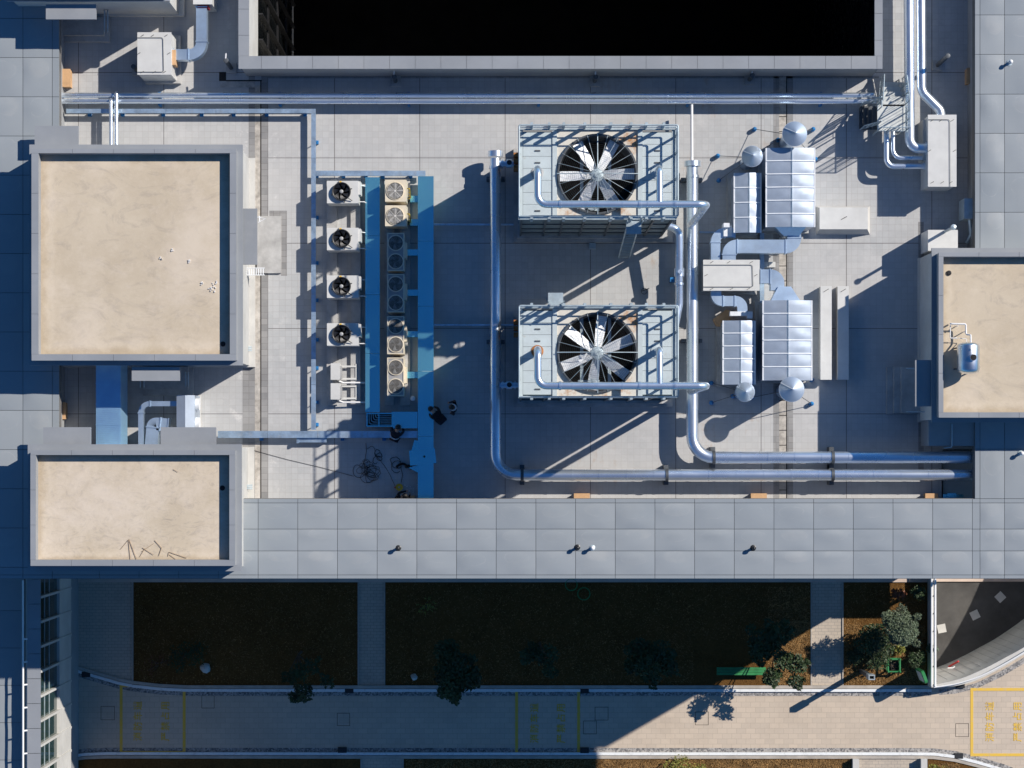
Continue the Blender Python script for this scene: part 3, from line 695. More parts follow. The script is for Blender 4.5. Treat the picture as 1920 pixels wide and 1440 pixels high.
# ================================================================ cooling towers
def cooling_tower(cx, cy, label, fan_rot, ladder):
    t = thing('cooling_tower', label, 'cooling tower', (cx, cy, 0), 'cooling towers')
    def L(b, name, m, smooth=None, par=None):
        b.v = [(x+cx, y+cy, z) for x, y, z in b.v]; return b.build(name, m, par or t, smooth)
    zd=6.6
    b=MB(); b.box(-3.1,-1.87,0,3.3,1.9,.3); b.box(-2.95,-1.74,.3,3.0,1.75,.5); L(b,'plinth',M['conc'])
    b=MB(); b.box(-2.86,-1.6,.5,2.86,1.6,zd-1.75); b.frame((-2.86,-1.6,2.86,1.6),(-2.8,-1.54,2.8,1.54),zd-1.75,zd-.06); L(b,'casing',M['louvre'])
    b=MB()
    for x in (-2.86,-1.95,-1.3,-.5,.5,1.4,2.1,2.78): b.box(x,-1.66,.5,x+.07,-1.605,zd-.1)
    for z in (1.4,2.8,4.4): b.box(-2.86,-1.64,z,2.86,-1.603,z+.08)
    L(b,'casing_rib',M['darksteel'])
    R0=1.443; n=48                                   # deck with the round fan opening
    b=MB(); vs=[]; fs=[]
    for i in range(n):
        a=2*math.pi*i/n; c,s_=math.cos(a),math.sin(a); m_=max(abs(c)/1.67,abs(s_)/1.64)
        vs += [(R0*c,R0*s_,zd),(c/m_,s_/m_,zd),(R0*c,R0*s_,zd-1.5)]
    for i in range(n):
        j=(i+1)%n; fs += [(3*i,3*i+1,3*j+1,3*j),(3*i,3*j,3*j+2,3*i+2)]
    b.add(vs,fs); L(b,'top_sheet',M['frpw'])
    b=MB()
    for sx in (-1,1):
        xs=sorted((sx*1.675,sx*2.76)); 
        for k in range(7):
            y0=-1.56+k*.446; b.box(xs[0],y0,zd-.08,xs[1],y0+.435,zd+.015)
        xa=sorted((sx*1.5,sx*1.67)); b.box(xa[0],-1.63,zd+.002,xa[1],1.63,zd+.06)
        xa=sorted((sx*2.77,sx*2.87)); b.box(xa[0],-1.65,zd-.1,xa[1],1.65,zd+.02)
    L(b,'hatch_panel',M['frp'])
    b=MB()
    for sx in (-1,1):
        for k in (0,3,4,5):
            y0=-1.36+k*.446; b.box(sx*2.22-.1,y0-.025,zd+.015,sx*2.22+.1,y0+.025,zd+.045)
    L(b,'hatch_handle',M['darksteel'])
    b=MB(); b.lathe((0,0,0),[(R0+.05,zd),(R0+.05,zd+.14),(R0-.02,zd+.14),(R0-.02,zd-1.4)],48,False); o=L(b,'fan_ring',M['darksteel'],40)
    b=MB(); b.lathe((0,0,zd-1.7),[(0,.0),(R0,.0)],32); L(b,'fan_well',M['well'])
    fan=MB()
    fan.lathe((0,0,zd-.32),[(.24,0),(.24,.1),(.2,.13),(.09,.13),(.09,.2),(0,.2)],20)
    hub=L(fan,'fan_hub',M['steel'],40)
    for k in range(6):
        a=fan_rot+k*math.pi/3; b=MB(); d=Vector((math.cos(a),math.sin(a),0)); w=Vector((-d.y,d.x,0))
        vs=[]
        for r,hw,tw in ((.24,.14,.13),(.8,.185,.10),(1.39,.20,.06)):
            for sgn in (-1,1):
                p=d*r+w*(hw*sgn)+Vector((0,0,zd-.24+tw*sgn)); vs += [p, p-Vector((0,0,.03))]
        fs=[(0,2,6,4),(4,6,10,8),(1,5,7,3),(5,9,11,7),(0,4,5,1),(4,8,9,5),(2,3,7,6),(6,7,11,10),(8,10,11,9),(0,1,3,2)]
        b.add(vs,fs); L(b,'fan_blade',M['blade'])
    b=MB()                                          # belt frame below the fan
    b.box(-.62,-1.45,zd-.75,-.5,1.45,zd-.62); b.box(.42,-1.45,zd-.75,.54,1.45,zd-.62); b.box(-.7,-1.3,zd-.8,.1,-1.0,zd-.5); b.cyl((-.2,-1.15,zd-.5),(-.2,-1.15,zd-.15),.18,14)
    L(b,'motor_frame',M['steel'])
    b=MB(); zg=zd+.2
    for k in range(24):
        a=2*math.pi*k/24; b.tube([(.12*math.cos(a),.12*math.sin(a),zg+.1),(1.51*math.cos(a),1.51*math.sin(a),zg-.03)],.007 if k%6 else .02,0,5)
    L(b,'fan_guard',M['steel']); b=MB()
    for k in range(19):
        r=.16+k*.071; z=zg+.1-.13*(r-.12)/1.44; m_=40
        b.tube([(r*math.cos(2*math.pi*i/m_),r*math.sin(2*math.pi*i/m_),z) for i in range(m_+1)],.003,0,4)
    L(b,'guard_ring',M['darksteel'])
    b=MB(); zr=zd+1.0; X,Y=2.91,1.67
    for z in (zr,zd+.52): b.tube([(-X,-Y,z),(X,-Y,z),(X,Y,z),(-X,Y,z),(-X,-Y,z)],.032,.06,8)
    b.box(-X-.03,-Y-.02,zd-.12,X+.03,-Y+.03,zd+.1); b.box(-X-.03,Y-.03,zd-.12,X+.03,Y+.02,zd+.1); b.box(X-.03,-Y,zd-.12,X+.02,Y,zd+.1); b.box(-X-.02,-Y,zd-.12,-X+.03,Y,zd+.1)
    L(b,'guard_rail',M['steel'],50)
    b=MB()
    for x in (-2.45,-1.8,-1.27,-.5,.46,1.2,1.76,2.4):
        for y,sg in ((-Y,-1),(Y,1)): b.box(x-.05,min(y,y+sg*.1),zd,x+.05,max(y,y+sg*.1),zr)
    for y in (-1.0,-.2,.75,1.4):
        for x in (-X,X): b.box(x-.03,y-.04,zd,x+.03,y+.04,zr)
    L(b,'rail_post',M['steel'])
    b=MB(); x,sg=ladder; y0=sg*1.72
    for dx in (-.22,.22): b.tube([(x+dx,y0+sg*.75,.05),(x+dx,y0+sg*.08,zd),(x+dx,y0-sg*.02,zr+.1)],.035,0,8)
    for k in range(21):
        f=k/21; b.tube([(x-.22,y0+sg*(.75-.67*f),.2+f*(zd-.2)),(x+.22,y0+sg*(.75-.67*f),.2+f*(zd-.2))],.02,0,6)
    b.box(x-.28,min(y0,y0+sg*.5),zd-.02,x+.28,max(y0,y0+sg*.5),zd+.02); b.box(x-.3,y0+sg*.1,zd,x-.27,y0+sg*.14,zr); b.box(x+.27,y0+sg*.1,zd,x+.3,y0+sg*.14,zr)
    L(b,'ladder',M['steel'])
    b=MB()
    for k in range(3): b.box(-3.1,.9+k*.25,.6,-2.865,1.05+k*.25,1.5)
    L(b,'corner_plate',M['rust'])
    return t
t1y,t2y=10.42,3.80
ct1=cooling_tower(3.27,t1y,'upper cooling tower with rust patches beside its round fan',R(62),(1.35,-1))
ct2=cooling_tower(3.27,t2y,'lower cooling tower with cleaner deck and rust ring round one riser pipe',R(22),(-1.55,1))
for (cx,cy) in ((1.05,t1y),(1.05,t2y)): pass
# pipework over the towers
def tower_pipe(y,label,rust):
    yr=y+.05; yp=y-1.28
    t=thing('distribution_pipe',label,'pipe',(7.2,yp,8.0),'pipes over the cooling towers')
    b=MB(); b.tube([(1.04,yr,6.63),(1.04,yr,8.0),(1.04,yp,8.0),(7.2,yp,8.0),(7.22,yp,1.0)],.138,.34,18,1.05); b.build('pipe',M['galv'],t,40)
    b=MB(); b.tube([(5.48,yr,6.63),(5.48,yr,8.0),(5.48,yp,8.0)],.12,.26,16); b.build('branch_pipe',M['galv'],t,40)
    b=MB()
    for x in (1.8,4.7,6.0): b.cyl((x,yp,8.0),(x+.09,yp,8.0),.16,18)
    b.build('flange',M['galv'],t,40)
    for x,m_ in ((1.04,rust),(5.48,'frp')): b=MB(); b.lathe((x,yr,6.6),[(.23,0),(.23,.045),(.15,.06)],18); b.build('flange_plate',M[m_],t)
tower_pipe(t1y,'silver distribution pipe crossing the fan of the upper cooling tower','conc')
tower_pipe(t2y,'silver distribution pipe crossing the fan of the lower cooling tower','rust')
# headers
def cyl_on(p,d,r,L,n=20): pass
t=thing('header_pipe','large silver pipe left of both cooling towers, turning right along the bottom roof edge','pipe',(-.553,5,.3))
b=MB(); b.tube([W(929,297,.85),(-.553,-.8,.85),(18.9,-.8,.85)],.222,.85,24,1.1); b.build('pipe',M['galv'],t,40)
b=MB(); y=W(929,293,.85).y; b.cyl((-.553,y-.02,.85),(-.553,y+.2,.85),.30,22); b.cyl((-.553,y-.5,.85),(-.553,y-.4,.85),.25,22); b.build('flange',M['galv'],t,40)
b=MB()
for px in (979,1250,1561): 
    x=W(px,0,.85).x; b.cyl((x-.06,-.8,.85),(x+.06,-.8,.85),.25,22); b.box(x-.09,-1.2,.02,x+.09,-.4,.62)
for py in (333,640): y=W(0,py,.85).y; b.box(-.553-.36,y-.07,.02,-.553+.36,y+.07,.66)
b.build('pipe_support',M['darksteel'],t,40)
t=thing('header_pipe','large silver pipe right of both cooling towers, turning right above the lowest pipe','pipe',(7.3,5,.3))
b=MB(); b.tube([W(1298,313,.85),(7.3,-.1,.85),(18.9,-.1,.85)],.24,.85,24,1.1); b.build('pipe',M['galv'],t,40)
b=MB(); y=W(1299,310,.85).y; b.cyl((7.31,y-.05,.85),(7.31,y+.16,.85),.33,22); b.cyl((7.31,y-.5,.85),(7.31,y-.4,.85),.27,22); b.build('flange',M['galv'],t,40)
b=MB(); b.tube([W(1297,196,.85),W(1297.5,312,.85)],.055,0,10); b.build('vent_pipe',M['insul'],t,50)
b=MB()
for px in (1338,1561):
    x=W(px,0,.85).x; b.cyl((x-.06,-.1,.85),(x+.06,-.1,.85),.27,22); b.box(x-.09,-.52,.02,x+.09,.32,.6)
for py in (335,638): y=W(0,py,.85).y; b.box(7.3-.42,y-.07,.02,7.3+.42,y+.07,.64)
b.build('pipe_support',M['darksteel'],t,40)
def valve_stub(py,label):
    y=W(0,py,.85).y; t=thing('valve_pipe',label,'valve',(-.1,y,.85),'valve stubs into the left header')
    b=MB(); b.cyl((-.4,y,.85),(.45,y,.85),.12,16); b.build('pipe',M['duct'],t,40)
    b=MB(); b.cyl((-.12,y,.85),(.1,y,.85),.17,16); b.cyl((-.3,y,.85),(-.24,y,.85),.17,16); b.cyl((.2,y,.85),(.26,y,.85),.17,16); b.build('flange',M['duct'],t,40)
    b=MB(); b.cyl((0,y,.95),(0,y,1.2),.06,10); b.cyl((0,y,1.2),(0,y,1.25),.1,14); b.build('valve_handle',M['black'],t,40)
valve_stub(307,'short valved pipe joining the left header to the upper cooling tower')
valve_stub(722,'short valved pipe joining the left header to the lower cooling tower')
t=thing('outlet_pipe','silver pipe with a valve linking the two cooling towers along their right side','pipe',(6.75,7,.6))
b=MB(); b.tube([(6.0,t1y-1.3,1.6),(6.72,t1y-1.5,1.6),(6.75,t2y+2.2,1.2),(6.62,t2y+1.5,1.2),(6.5,t2y+1.0,1.2)],.155,.4,16,1.1); b.build('pipe',M['galv'],t,40)
y=W(0,511,1.3).y; b=MB(); b.cyl((6.74,y-.16,1.32),(6.74,y+.16,1.32),.2,16); b.cyl((6.74,y-.02,1.5),(6.74,y+.02,1.62),.09,10); b.cyl((6.74,y-.5,1.32),(6.74,y-.42,1.32),.19,16); b.build('valve',M['galv'],t,40)
b=MB(); b.box(6.45,y-.3,.02,6.62,y-.12,.5); b.build('foot',M['blue'],t)
# twin pipes along the courtyard and their cross risers
for py,lb in ((178.5,'upper of the two long thin silver pipes beside the courtyard wall'),(190,'lower of the two long thin silver pipes beside the courtyard wall')):
    y=W(0,py,.5).y; t=thing('long_pipe',lb,'pipe',(0,y,.5),'thin pipes beside the courtyard')
    b=MB(); b.tube([W(108,py,.5),W(1643,py,.5)],.105,0,14,.78); b.build('pipe',M['galv'],t,40)
    b=MB()
    for px in (298,524,766,1010,1290,1540): c=W(px,py,.5); b.box(c.x-.05,c.y-.15,.02,c.x+.05,c.y+.15,.4)
    b.build('pipe_support',M['blue'],t)
for px,py,lb in ((208,187,'left of two short silver pipes running up to the largest penthouse'),(218.5,174,'right of two short silver pipes running up to the largest penthouse')):
    t=thing('riser_pipe',lb,'pipe',(*XY(px,230,.75),.75),'short pipes to the penthouse')
    b=MB(); b.tube([W(px,py+1,.5),W(px,py,.78),W(px,278,.78)],.075,.1,12,.9); b.build('pipe',M['galv'],t,40)
# top-right pipes
t=thing('large_pipe','left large silver pipe from the top edge curving into the right white box','pipe',(*XY(1706,100,1.1),.5))
b=MB(); b.tube([W(1703,-120,1.1),W(1706,278,1.1),W(1742,278,1.1)],.2,.85,20,1.0); b.build('pipe',M['galv'],t,40)
b=MB(); b.cyl(W(1735,278,1.1),W(1739,278,1.1),.25,16); b.build('flange',M['galv'],t,40)
t=thing('large_pipe','right large silver pipe from the top edge bending diagonally to the right white box','pipe',(*XY(1728,80,1.1),.5))
b=MB(); b.tube([W(1726,-120,1.1),W(1728,172,1.1),W(1764,208,1.1),W(1764,224,1.1)],.19,.5,20,1.0); b.build('pipe',M['galv'],t,40)
for pts,r,lb in (([(1662,236),(1662,312),(1738,312)],.115,'outer of the two small silver pipes below the crossover stairs'),([(1674.5,236),(1674.5,296),(1738,296)],.095,'inner of the two small silver pipes below the crossover stairs')):
    t=thing('small_pipe',lb,'pipe',(*XY(*pts[1],.8),.4),'small pipes below the stairs')
    b=MB(); b.tube([W(*p,.8) for p in pts],r,.32,14,.9); b.build('pipe',M['galv'],t,40)
    b=MB(); b.cyl(W(1731,pts[1][1],.8),W(1734,pts[1][1],.8),r*1.35,14); b.build('flange',M['galv'],t,40)
# roof conduits
t=thing('conduit_pipe','thin blue grey pipe on the tiles near the upper cooling tower','pipe',(*XY(870,421,.15),.1))
b=MB(); b.tube([W(813,421,.15),W(975,421,.15)],.045,0,8); b.build('pipe',M['tray'],t,50)
t=thing('conduit_pipe','thin blue grey pipe on the tiles near the lower cooling tower','pipe',(*XY(870,609.5,.15),.1))
b=MB(); b.tube([W(813,609.5,.15),W(975,609.5,.15)],.045,0,8); b.build('pipe',M['tray'],t,50)
t=thing('conduit_pipe','thin steel conduit between header pipe and the small duct elbow','pipe',(*XY(1325,435,.15),.1))
b=MB(); b.tube([W(1311,435.5,.15),W(1350,436,.15),W(1455,436,.15)],.04,0,8); b.build('pipe',M['tray'],t,50)
# ================================================================ cable trays and covers
def tray(name,label,segs,feet,z=.45,m='tray',seam=1.9):
    t=thing(name,label,'cable tray',(*XY((segs[0][0]+segs[0][2])/2,(segs[0][1]+segs[0][3])/2,z),0))
    b=MB()
    for s_ in segs:
        q=rect(*s_,z); hz=(q[2]-q[0])>(q[3]-q[1]); L=(q[2]-q[0]) if hz else (q[3]-q[1]); k=0
        n=max(1,round(L/seam))
        for i in range(n):
            a_,e=i*L/n+.006,(i+1)*L/n-.006; dz=random.uniform(-.006,.006)
            if hz: b.box(q[0]+a_,q[1],z-.1,q[0]+e,q[3],z+dz)
            else: b.box(q[0],q[1]+a_,z-.1,q[2],q[1]+e,z+dz)
    b.build('cover',M[m],t)
    if feet:
        b=MB()
        for x,y in feet: c=W(x,y,.1); b.box(c.x-.07,c.y-.07,-.01,c.x+.07,c.y+.07,.14); b.cyl((c.x,c.y,.14),(c.x,c.y,z-.1),.02,6)
        b.build('foot',M['blue'],t)
    return t
tray('cable_tray','long galvanised cable tray left of the fan units, bending from the courtyard pipes',[(124,204,592,212),(583.5,212,592,806)],
     [(168,215),(230,215),(306,215),(378,215),(438,215),(500,215),(572,215),(594,267),(594,330),(594,408),(594,493),(594,563),(594,637),(594,690),(594,754),(594,796)])
tray('cable_tray','short galvanised tray across the top of the fan unit rows',[(592,320,798,329.5)],[(644,331),(686,330),(718,332),(770,331)])
tray('cable_tray','whitish stained tray running right from the lower left penthouse to the wide blue cover',[(408,808,783,821)],[(490,823),(642,823),(720,823)])
def cover(label,segs,z,m='cover'):
    return tray('duct_cover',label,segs,[],z,m,2.4)
cover('narrow sky blue cover strip between the two rows of fan units',[(685,332,712,773)],.55)
cover('wide sky blue cover strip right of the white fan units, down to the roof edge',[(783.5,330,813,940)],.55)
cover('short blue cover branching left from the wide strip above a kneeling worker',[(734,772,783,803)],.53)
for y0,y1,x0,lb in ((367,379,769,'topmost'),(411,423,769,'second'),(467.5,479,762,'third'),(543,554.5,762,'fourth'),(621,632,762,'fifth'),(697,709,762,'lowest')):
    t=thing('cover_stub',f'{lb} of the short pale cover stubs joining fan units to the wide blue strip','cable cover',(*XY(774,y0,.45),0),'cover stubs')
    b=MB(); b.pbox(x0,y0,783.3,y1,.02,.42); b.build('cover',M['cover'],t)
    b=MB(); c=W(x0-2,(y0+y1)/2,.4); b.box(c.x-.11,c.y-.08,.1,c.x+.04,c.y+.08,.38); b.build('opening',M['dark'],t)
t=thing('cable_ladder','open cable ladder corner with dark cables between the blue covers','cable ladder',(*XY(711,787,.4),0))
b=MB(); q=rect(687,774,735,800,.45); b.frame(q,(q[0]+.05,q[1]+.05,q[2]-.0,q[3]-.05),.28,.47); x=W(710.5,0,.45).x; b.box(x-.02,q[1]+.05,.3,x+.02,q[3]-.05,.475); b.build('frame',M['cover'],t)
b=MB(); b.box(q[0]+.05,q[1]+.05,.22,q[2],q[3]-.05,.26); b.build('tray_floor',M['dark'],t)
b=MB()
for k in range(5):
    o=.1+k*.085; b.tube([(q[0]+o,q[3]-.02,.33),(q[0]+o,q[1]+o,.33),(q[2],q[1]+o,.33)],.022,.12,8)
b.build('cable',M['steel'],t,60)
# loose cover plates over the strip
for pts,z,lb,holes in (([(767,845),(815,840),(818.5,868),(769,873)],.585,'loose blue sheet plate lying crosswise on the wide cover strip',[(795.5,856)]),
                 ([(777,825),(786,827),(786,850),(771,846)],.50,'tilted blue sheet offcut beside the wide cover strip',[]),
                 ([(766,877),(783,872),(800,883),(783,886)],.44,'torn blue sheet offcut below the loose plate',[])):
    b=MB(); b.prism([XY(x,y,z) for x,y in pts],z-.02,z); 
    o=b.build('sheet_plate',M['cover'],None,None,W(*pts[0],z)); tag(o,lb,'metal sheet','loose cover sheets')
    if holes:
        b=MB()
        for x,y in holes: c=W(x,y,z); b.lathe((c.x,c.y,z-.01),[(.045,0),(.045,.016),(0,.016)],12)
        b.build('hole',M['dark'],o)
# unit rails
for x0,x1,lb in ((612.5,632,'far left'),(657.5,676,'second from left'),(720.5,738.5,'third from left'),(750.5,769,'rightmost')):
    b=MB(); q=rect(x0,335,x1,760,.16); b.box(q[0],q[1],-.01,q[2],q[3],.16)
    tag(b.build('concrete_rail',M['conc'],None,None,(q[0],q[1],0)),f'{lb} of the long concrete rails carrying the fan units','concrete base','rails under the fan units')
# ---- black fan units
def fan_rotor(b,c,r,nb,z,tw=.05,sw=.5):
    for k in range(nb):
        a0=2*math.pi*k/nb; vs=[]
        for j in range(5):
            f=j/4; rr=r*(.22+.76*f); a=a0+sw*f; wd=.20+.20*f
            for sg in (-1,1):
                aa=a+sg*wd; vs.append((c[0]+rr*math.cos(aa),c[1]+rr*math.sin(aa),z+sg*tw*-1))
        b.add(vs,[(2*j,2*j+1,2*j+3,2*j+2) for j in range(4)])
def black_fan_unit(py, lab, protos={}):
    ox,oy=XY(642,py+21,1.25)
    t=thing('fan_unit',lab,'air conditioner',(ox,oy,0),'white units with black fans')
    q=rect(613,py,672,py+42,1.25)
    b=MB(); b.box(q[0],q[1],.3,q[2],q[3],1.25); b.build('casing',M['white'],t)
    b=MB()
    for x in (q[0]+.08,q[2]-.35):
        for y in (q[1]+.05,q[3]-.15): b.box(x,y,.15,x+.25,y+.1,.3)
    b.build('foot',M['black'],t)
    c=W(640.5,py+20.5,1.3); r=.325
    b=MB(); b.lathe((c.x,c.y,1.25),[(r+.02,0),(r+.05,.13),(r+.025,.17),(r-.005,.15),(r-.02,.02)],32,False); b.build('fan_shroud',M['black'],t,40)
    b=MB(); b.lathe((c.x,c.y,1.256),[(0,0),(r,0)],24); b.build('fan_well',M['dark'],t)
    b=MB(); fan_rotor(b,c,r,7,1.36,.035,.55); f=b.build('fan',M['black'],t,50)
    b=MB(); b.lathe((c.x,c.y,1.34),[(.075,0),(.075,.06),(.05,.08),(0,.08)],16); b.build('hub',M['grey'],f,40)
    b=MB()
    for k in range(4): a=k*math.pi/2+.3; b.tube([(c.x+r*math.cos(a),c.y+r*math.sin(a),1.39),(c.x+(r+.1)*math.cos(a),c.y+(r+.1)*math.sin(a),1.27)],.018,0,6)
    b.tube([(c.x+.24,c.y-.24,1.4),(c.x+.42,c.y-.36,1.3)],.02,0,6); b.build('fan_bracket',M['black'],t)
    b=MB(); b.box(q[0]+.5,q[3]-.09,1.25,q[0]+.58,q[3]-.01,1.256); b.build('warning_sticker',M['yellow'],t)
    b=MB(); b.box(q[2],q[1]+.35,.45,q[2]+.09,q[3]-.03,1.2); b.build('side_cabinet',M['white'],t)
    b=MB(); b.tube([(q[2]+.02,q[1]+.1,.9),(q[2]+.2,q[1]+.1,.9),(q[2]+.28,q[1]+.1,.4)],.02,.05,6); b.tube([(q[2]+.05,q[3]-.12,.8),(q[2]+.3,q[3]-.12,.4)],.02,.05,6); b.build('refrigerant_pipe',M['insul'],t,60)
    return t
for py,lb in ((339,'topmost white unit with a raised black fan, beside the short cross tray'),(427,'second white unit with a raised black fan from the top of its row'),(516.5,'third white unit with a raised black fan, crossed by a thin shadow'),(606,'lowest white unit with a raised black fan, above two small side units')):
    black_fan_unit(py,lb)
for x0,x1 in ((613,633),(658,679)):
    b=MB(); q=rect(x0,334,x1,341,1.0)
# ---- small side-blow units on frames
for y0,y1,lb in ((681,712,'upper small side blowing unit on a steel frame'),(718.5,749,'lower small side blowing unit on a steel frame')):
    t=thing('side_fan_unit',lb,'air conditioner',(*XY(630,(y0+y1)/2,.8),0),'small side blowing units')
    q=rect(620,y0,637,y1,.85); b=MB(); b.box(q[0],q[1],.22,q[2],q[3],.85); b.build('casing',M['white'],t)
    b=MB(); b.box(q[2],q[1]+.04,.3,q[2]+.06,q[3]-.1,.8); b.build('grille',M['grey'],t)
    b=MB()
    for yy in (q[1]+.06,q[3]-.1): b.box(q[0]+.05,yy-.035,.16,q[2]+.62,yy+.035,.22)
    b.box(q[2]+.58,q[1],.16,q[2]+.62,q[3],.2); b.build('frame',M['white'],t)
    b=MB(); b.tube([(q[0]+.3,q[1]-.04,.5),(q[2]+.1,q[1]-.1,.35),(q[2]+1.05,q[1]-.1,.3)],.035,.1,8); b.build('refrigerant_pipe',M['insul'],t,60)
# ---- ivory single fan units
for y0,y1,lb in ((337,378,'upper ivory unit with a round spoked fan grille, fully sunlit'),(385,424,'lower ivory unit with a round spoked fan grille, partly in shadow')):
    t=thing('single_fan_unit',lb,'air conditioner',(*XY(741,(y0+y1)/2,1.2),0),'ivory single fan units')
    q=rect(722,y0,762,y1,1.25); b=MB(); b.box(q[0],q[1],.18,q[2],q[3],1.25); b.build('casing',M['ivory'],t)
    c=W(740.7,(y0+y1)/2+.5,1.26); r=.335
    b=MB(); b.lathe((c.x,c.y,1.25),[(r+.02,0),(r+.02,.03),(r,.035),(r-.01,.004)],28,False); b.build('fan_ring',M['ivory'],t,40)
    b=MB(); b.lathe((c.x,c.y,1.254),[(0,0),(r,0)],24); b.build('fan_well',M['grey'],t)
    b=MB(); fan_rotor(b,c,r*.95,5,1.262,.004,.4); b.build('fan',M['grey'],t)
    b=MB()
    for k in range(14):
        rr=r*(.12+.06*k+.02); b.tube([(c.x+rr*math.cos(2*math.pi*i/28),c.y+rr*math.sin(2*math.pi*i/28),1.285) for i in range(29)],.0042,0,4)
    for k in range(8): a=k*math.pi/4; b.tube([(c.x,c.y,1.29),(c.x+r*math.cos(a),c.y+r*math.sin(a),1.285)],.009,0,5)
    b.lathe((c.x,c.y,1.28),[(.05,0),(.05,.02),(0,.025)],12); b.build('fan_grille',M['coilguard'],t)
    b=MB(); b.tube([(q[2],q[3]-.3,.9),(q[2]+.12,q[3]-.3,.9),(q[2]+.14,q[1]+.2,.7)],.025,.05,6); b.build('refrigerant_pipe',M['brass'],t,60)
    b=MB()
    for k in range(4): b.cyl((q[2]+.1,q[3]-.35-.12*k,.88),(q[2]+.1,q[3]-.35-.12*k,.96),.035,8)
    b.build('valve',M['brass'],t)
# ---- twin fan units
for y0,y1,lb in ((437.5,507.5,'topmost twin fan unit with square mesh grilles'),(514.5,585,'second twin fan unit from the top with square mesh grilles'),(593.5,663.5,'third twin fan unit with square mesh grilles, pale stub beside it'),(671,742,'lowest twin fan unit with square mesh grilles')):
    t=thing('twin_fan_unit',lb,'air conditioner',(*XY(742,(y0+y1)/2,1.2),0),'twin fan units')
    q=rect(726.5,y0,757.5,y1,1.2); b=MB(); b.box(q[0],q[1],.18,q[2],q[3],1.2); b.build('casing',M['ivory'],t)
    b=MB(); b.frame((q[0]-.01,q[1]-.01,q[2]+.01,q[3]+.01),(q[0]+.03,q[1]+.03,q[2]-.03,q[3]-.03),1.14,1.235); b.build('top_rim',M['ivory'],t)
    b=MB(); b.box(q[0]+.03,q[1]+.03,1.2,q[2]-.03,q[3]-.03,1.206); b.build('top_plate',M['grey'],t)
    for cy_ in (y0+18,y1-17.5):
        c=W(742,cy_,1.2); r=.29
        b=MB(); b.lathe((c.x,c.y,1.2),[(r+.03,.0),(r+.03,.05),(r,.055),(r-.01,.01)],28,False); ring=b.build('fan_ring',M['ivory'],t,40)
        b=MB(); b.lathe((c.x,c.y,1.2085),[(0,0),(r-.005,0)],24); b.build('fan_well',M['dark'],ring)
        b=MB(); fan_rotor(b,c,r*.92,3,1.225,.012,.5); b.build('fan',M['darksteel'],ring)
        b=MB()
        for k in range(-5,6):
            o=k*.05; h=math.sqrt(max(0,r*r-o*o)); b.cyl((c.x+o,c.y-h,1.25),(c.x+o,c.y+h,1.25),.004,4); b.cyl((c.x-h,c.y+o,1.252),(c.x+h,c.y+o,1.252),.004,4)
        b.build('mesh_grille',M['coilguard'],ring)
    b=MB(); b.box(q[2],q[1]+.5,.3,q[2]+.1,q[3]-.35,1.05); b.build('side_cabinet',M['ivory'],t)
t=thing('lamp_post','small white capped pipe standing between the unit rail and the wide blue strip','pipe',(*XY(774,747,.5),0))
c=W(774,747,.5); b=MB(); b.cyl((c.x,c.y,0),(c.x,c.y,.5),.06,10); b.lathe((c.x,c.y,.5),[(.1,0),(.1,.05),(.04,.1),(0,.1)],14); b.build('pipe',M['insul'],t,50); t.name='capped_pipe'
# ================================================================ sheet metal fan housings, ducts, cowls
def housing(label,r,z,ridge,seams,base=True,lo=.28):
    t=thing('fan_housing',label,'fan housing',(*XY((r[0]+r[2])/2,(r[1]+r[3])/2,z),0),'sheet metal fan housings')
    q=rect(*r,z); xr=W(ridge,0,z).x; zr=z+.05
    b=MB(); b.box(q[0]+.03,q[1]+.03,lo,q[2]-.03,q[3]-.03,z-.06); b.build('body',M['house'],t)
    b=MB(); b.add([(q[0],q[1],z-.06),(xr,q[1],zr),(q[2],q[1],z-.06),(q[0],q[3],z-.06),(xr,q[3],zr),(q[2],q[3],z-.06)],[]) 
    # slightly buckled roof sheets
    nb=max(2,round((q[3]-q[1])/.55)); L=(q[3]-q[1])/nb
    b=MB()
    for k in range(nb):
        y0=q[1]+k*L; 
        for (xa,za,xb,zb) in ((q[0],z-.06,xr,zr),(xr,zr,q[2],z-.06)):
            n=5; vs=[]
            for j in range(n+1):
                for i in range(n+1):
                    u=i/n; v=j/n; d=.022*math.sin(math.pi*u)*math.sin(math.pi*v)*random.uniform(.3,1.3)
                    vs.append((xa+(xb-xa)*u,y0+L*v,za+(zb-za)*u+d))
            b.add(vs,[(j*(n+1)+i,j*(n+1)+i+1,(j+1)*(n+1)+i+1,(j+1)*(n+1)+i) for j in range(n) for i in range(n)])
    b.add([(q[0],q[1],z-.07),(q[2],q[1],z-.07),(q[2],q[3],z-.07),(q[0],q[3],z-.07)],[(0,1,2,3)])
    for y in (q[1],q[3]): b.add([(q[0],y,z-.07),(q[2],y,z-.07),(xr,y,zr)],[(0,1,2)])
    b.build('roof_sheet',M['house'],t,35)
    b=MB()
    for k in range(1,nb):
        y0=q[1]+k*L
        for (xa,za,xb,zb) in ((q[0],z-.06,xr,zr),(xr,zr,q[2],z-.06)):
            b.sweep([Vector((xa,y0,za+.012)),Vector((xb,y0,zb+.012))],[(-.03,-.01),(.03,-.01),(.015,.022),(-.015,.022)])
    b.sweep([Vector((xr,q[1],zr+.01)),Vector((xr,q[3],zr+.01))],[(-.04,-.015),(.04,-.015),(0,.03)])
    for x in (q[0],q[2]): b.box(x-.025,q[1],z-.1,x+.025,q[3],z-.045)
    b.build('seam',M['blade'],t)
    if base: b=MB(); b.box(q[0]-.12,q[1]-.05,-.01,q[2]+.02,q[3]+.1,lo); b.build('plinth',M['conc'],t)
    return t
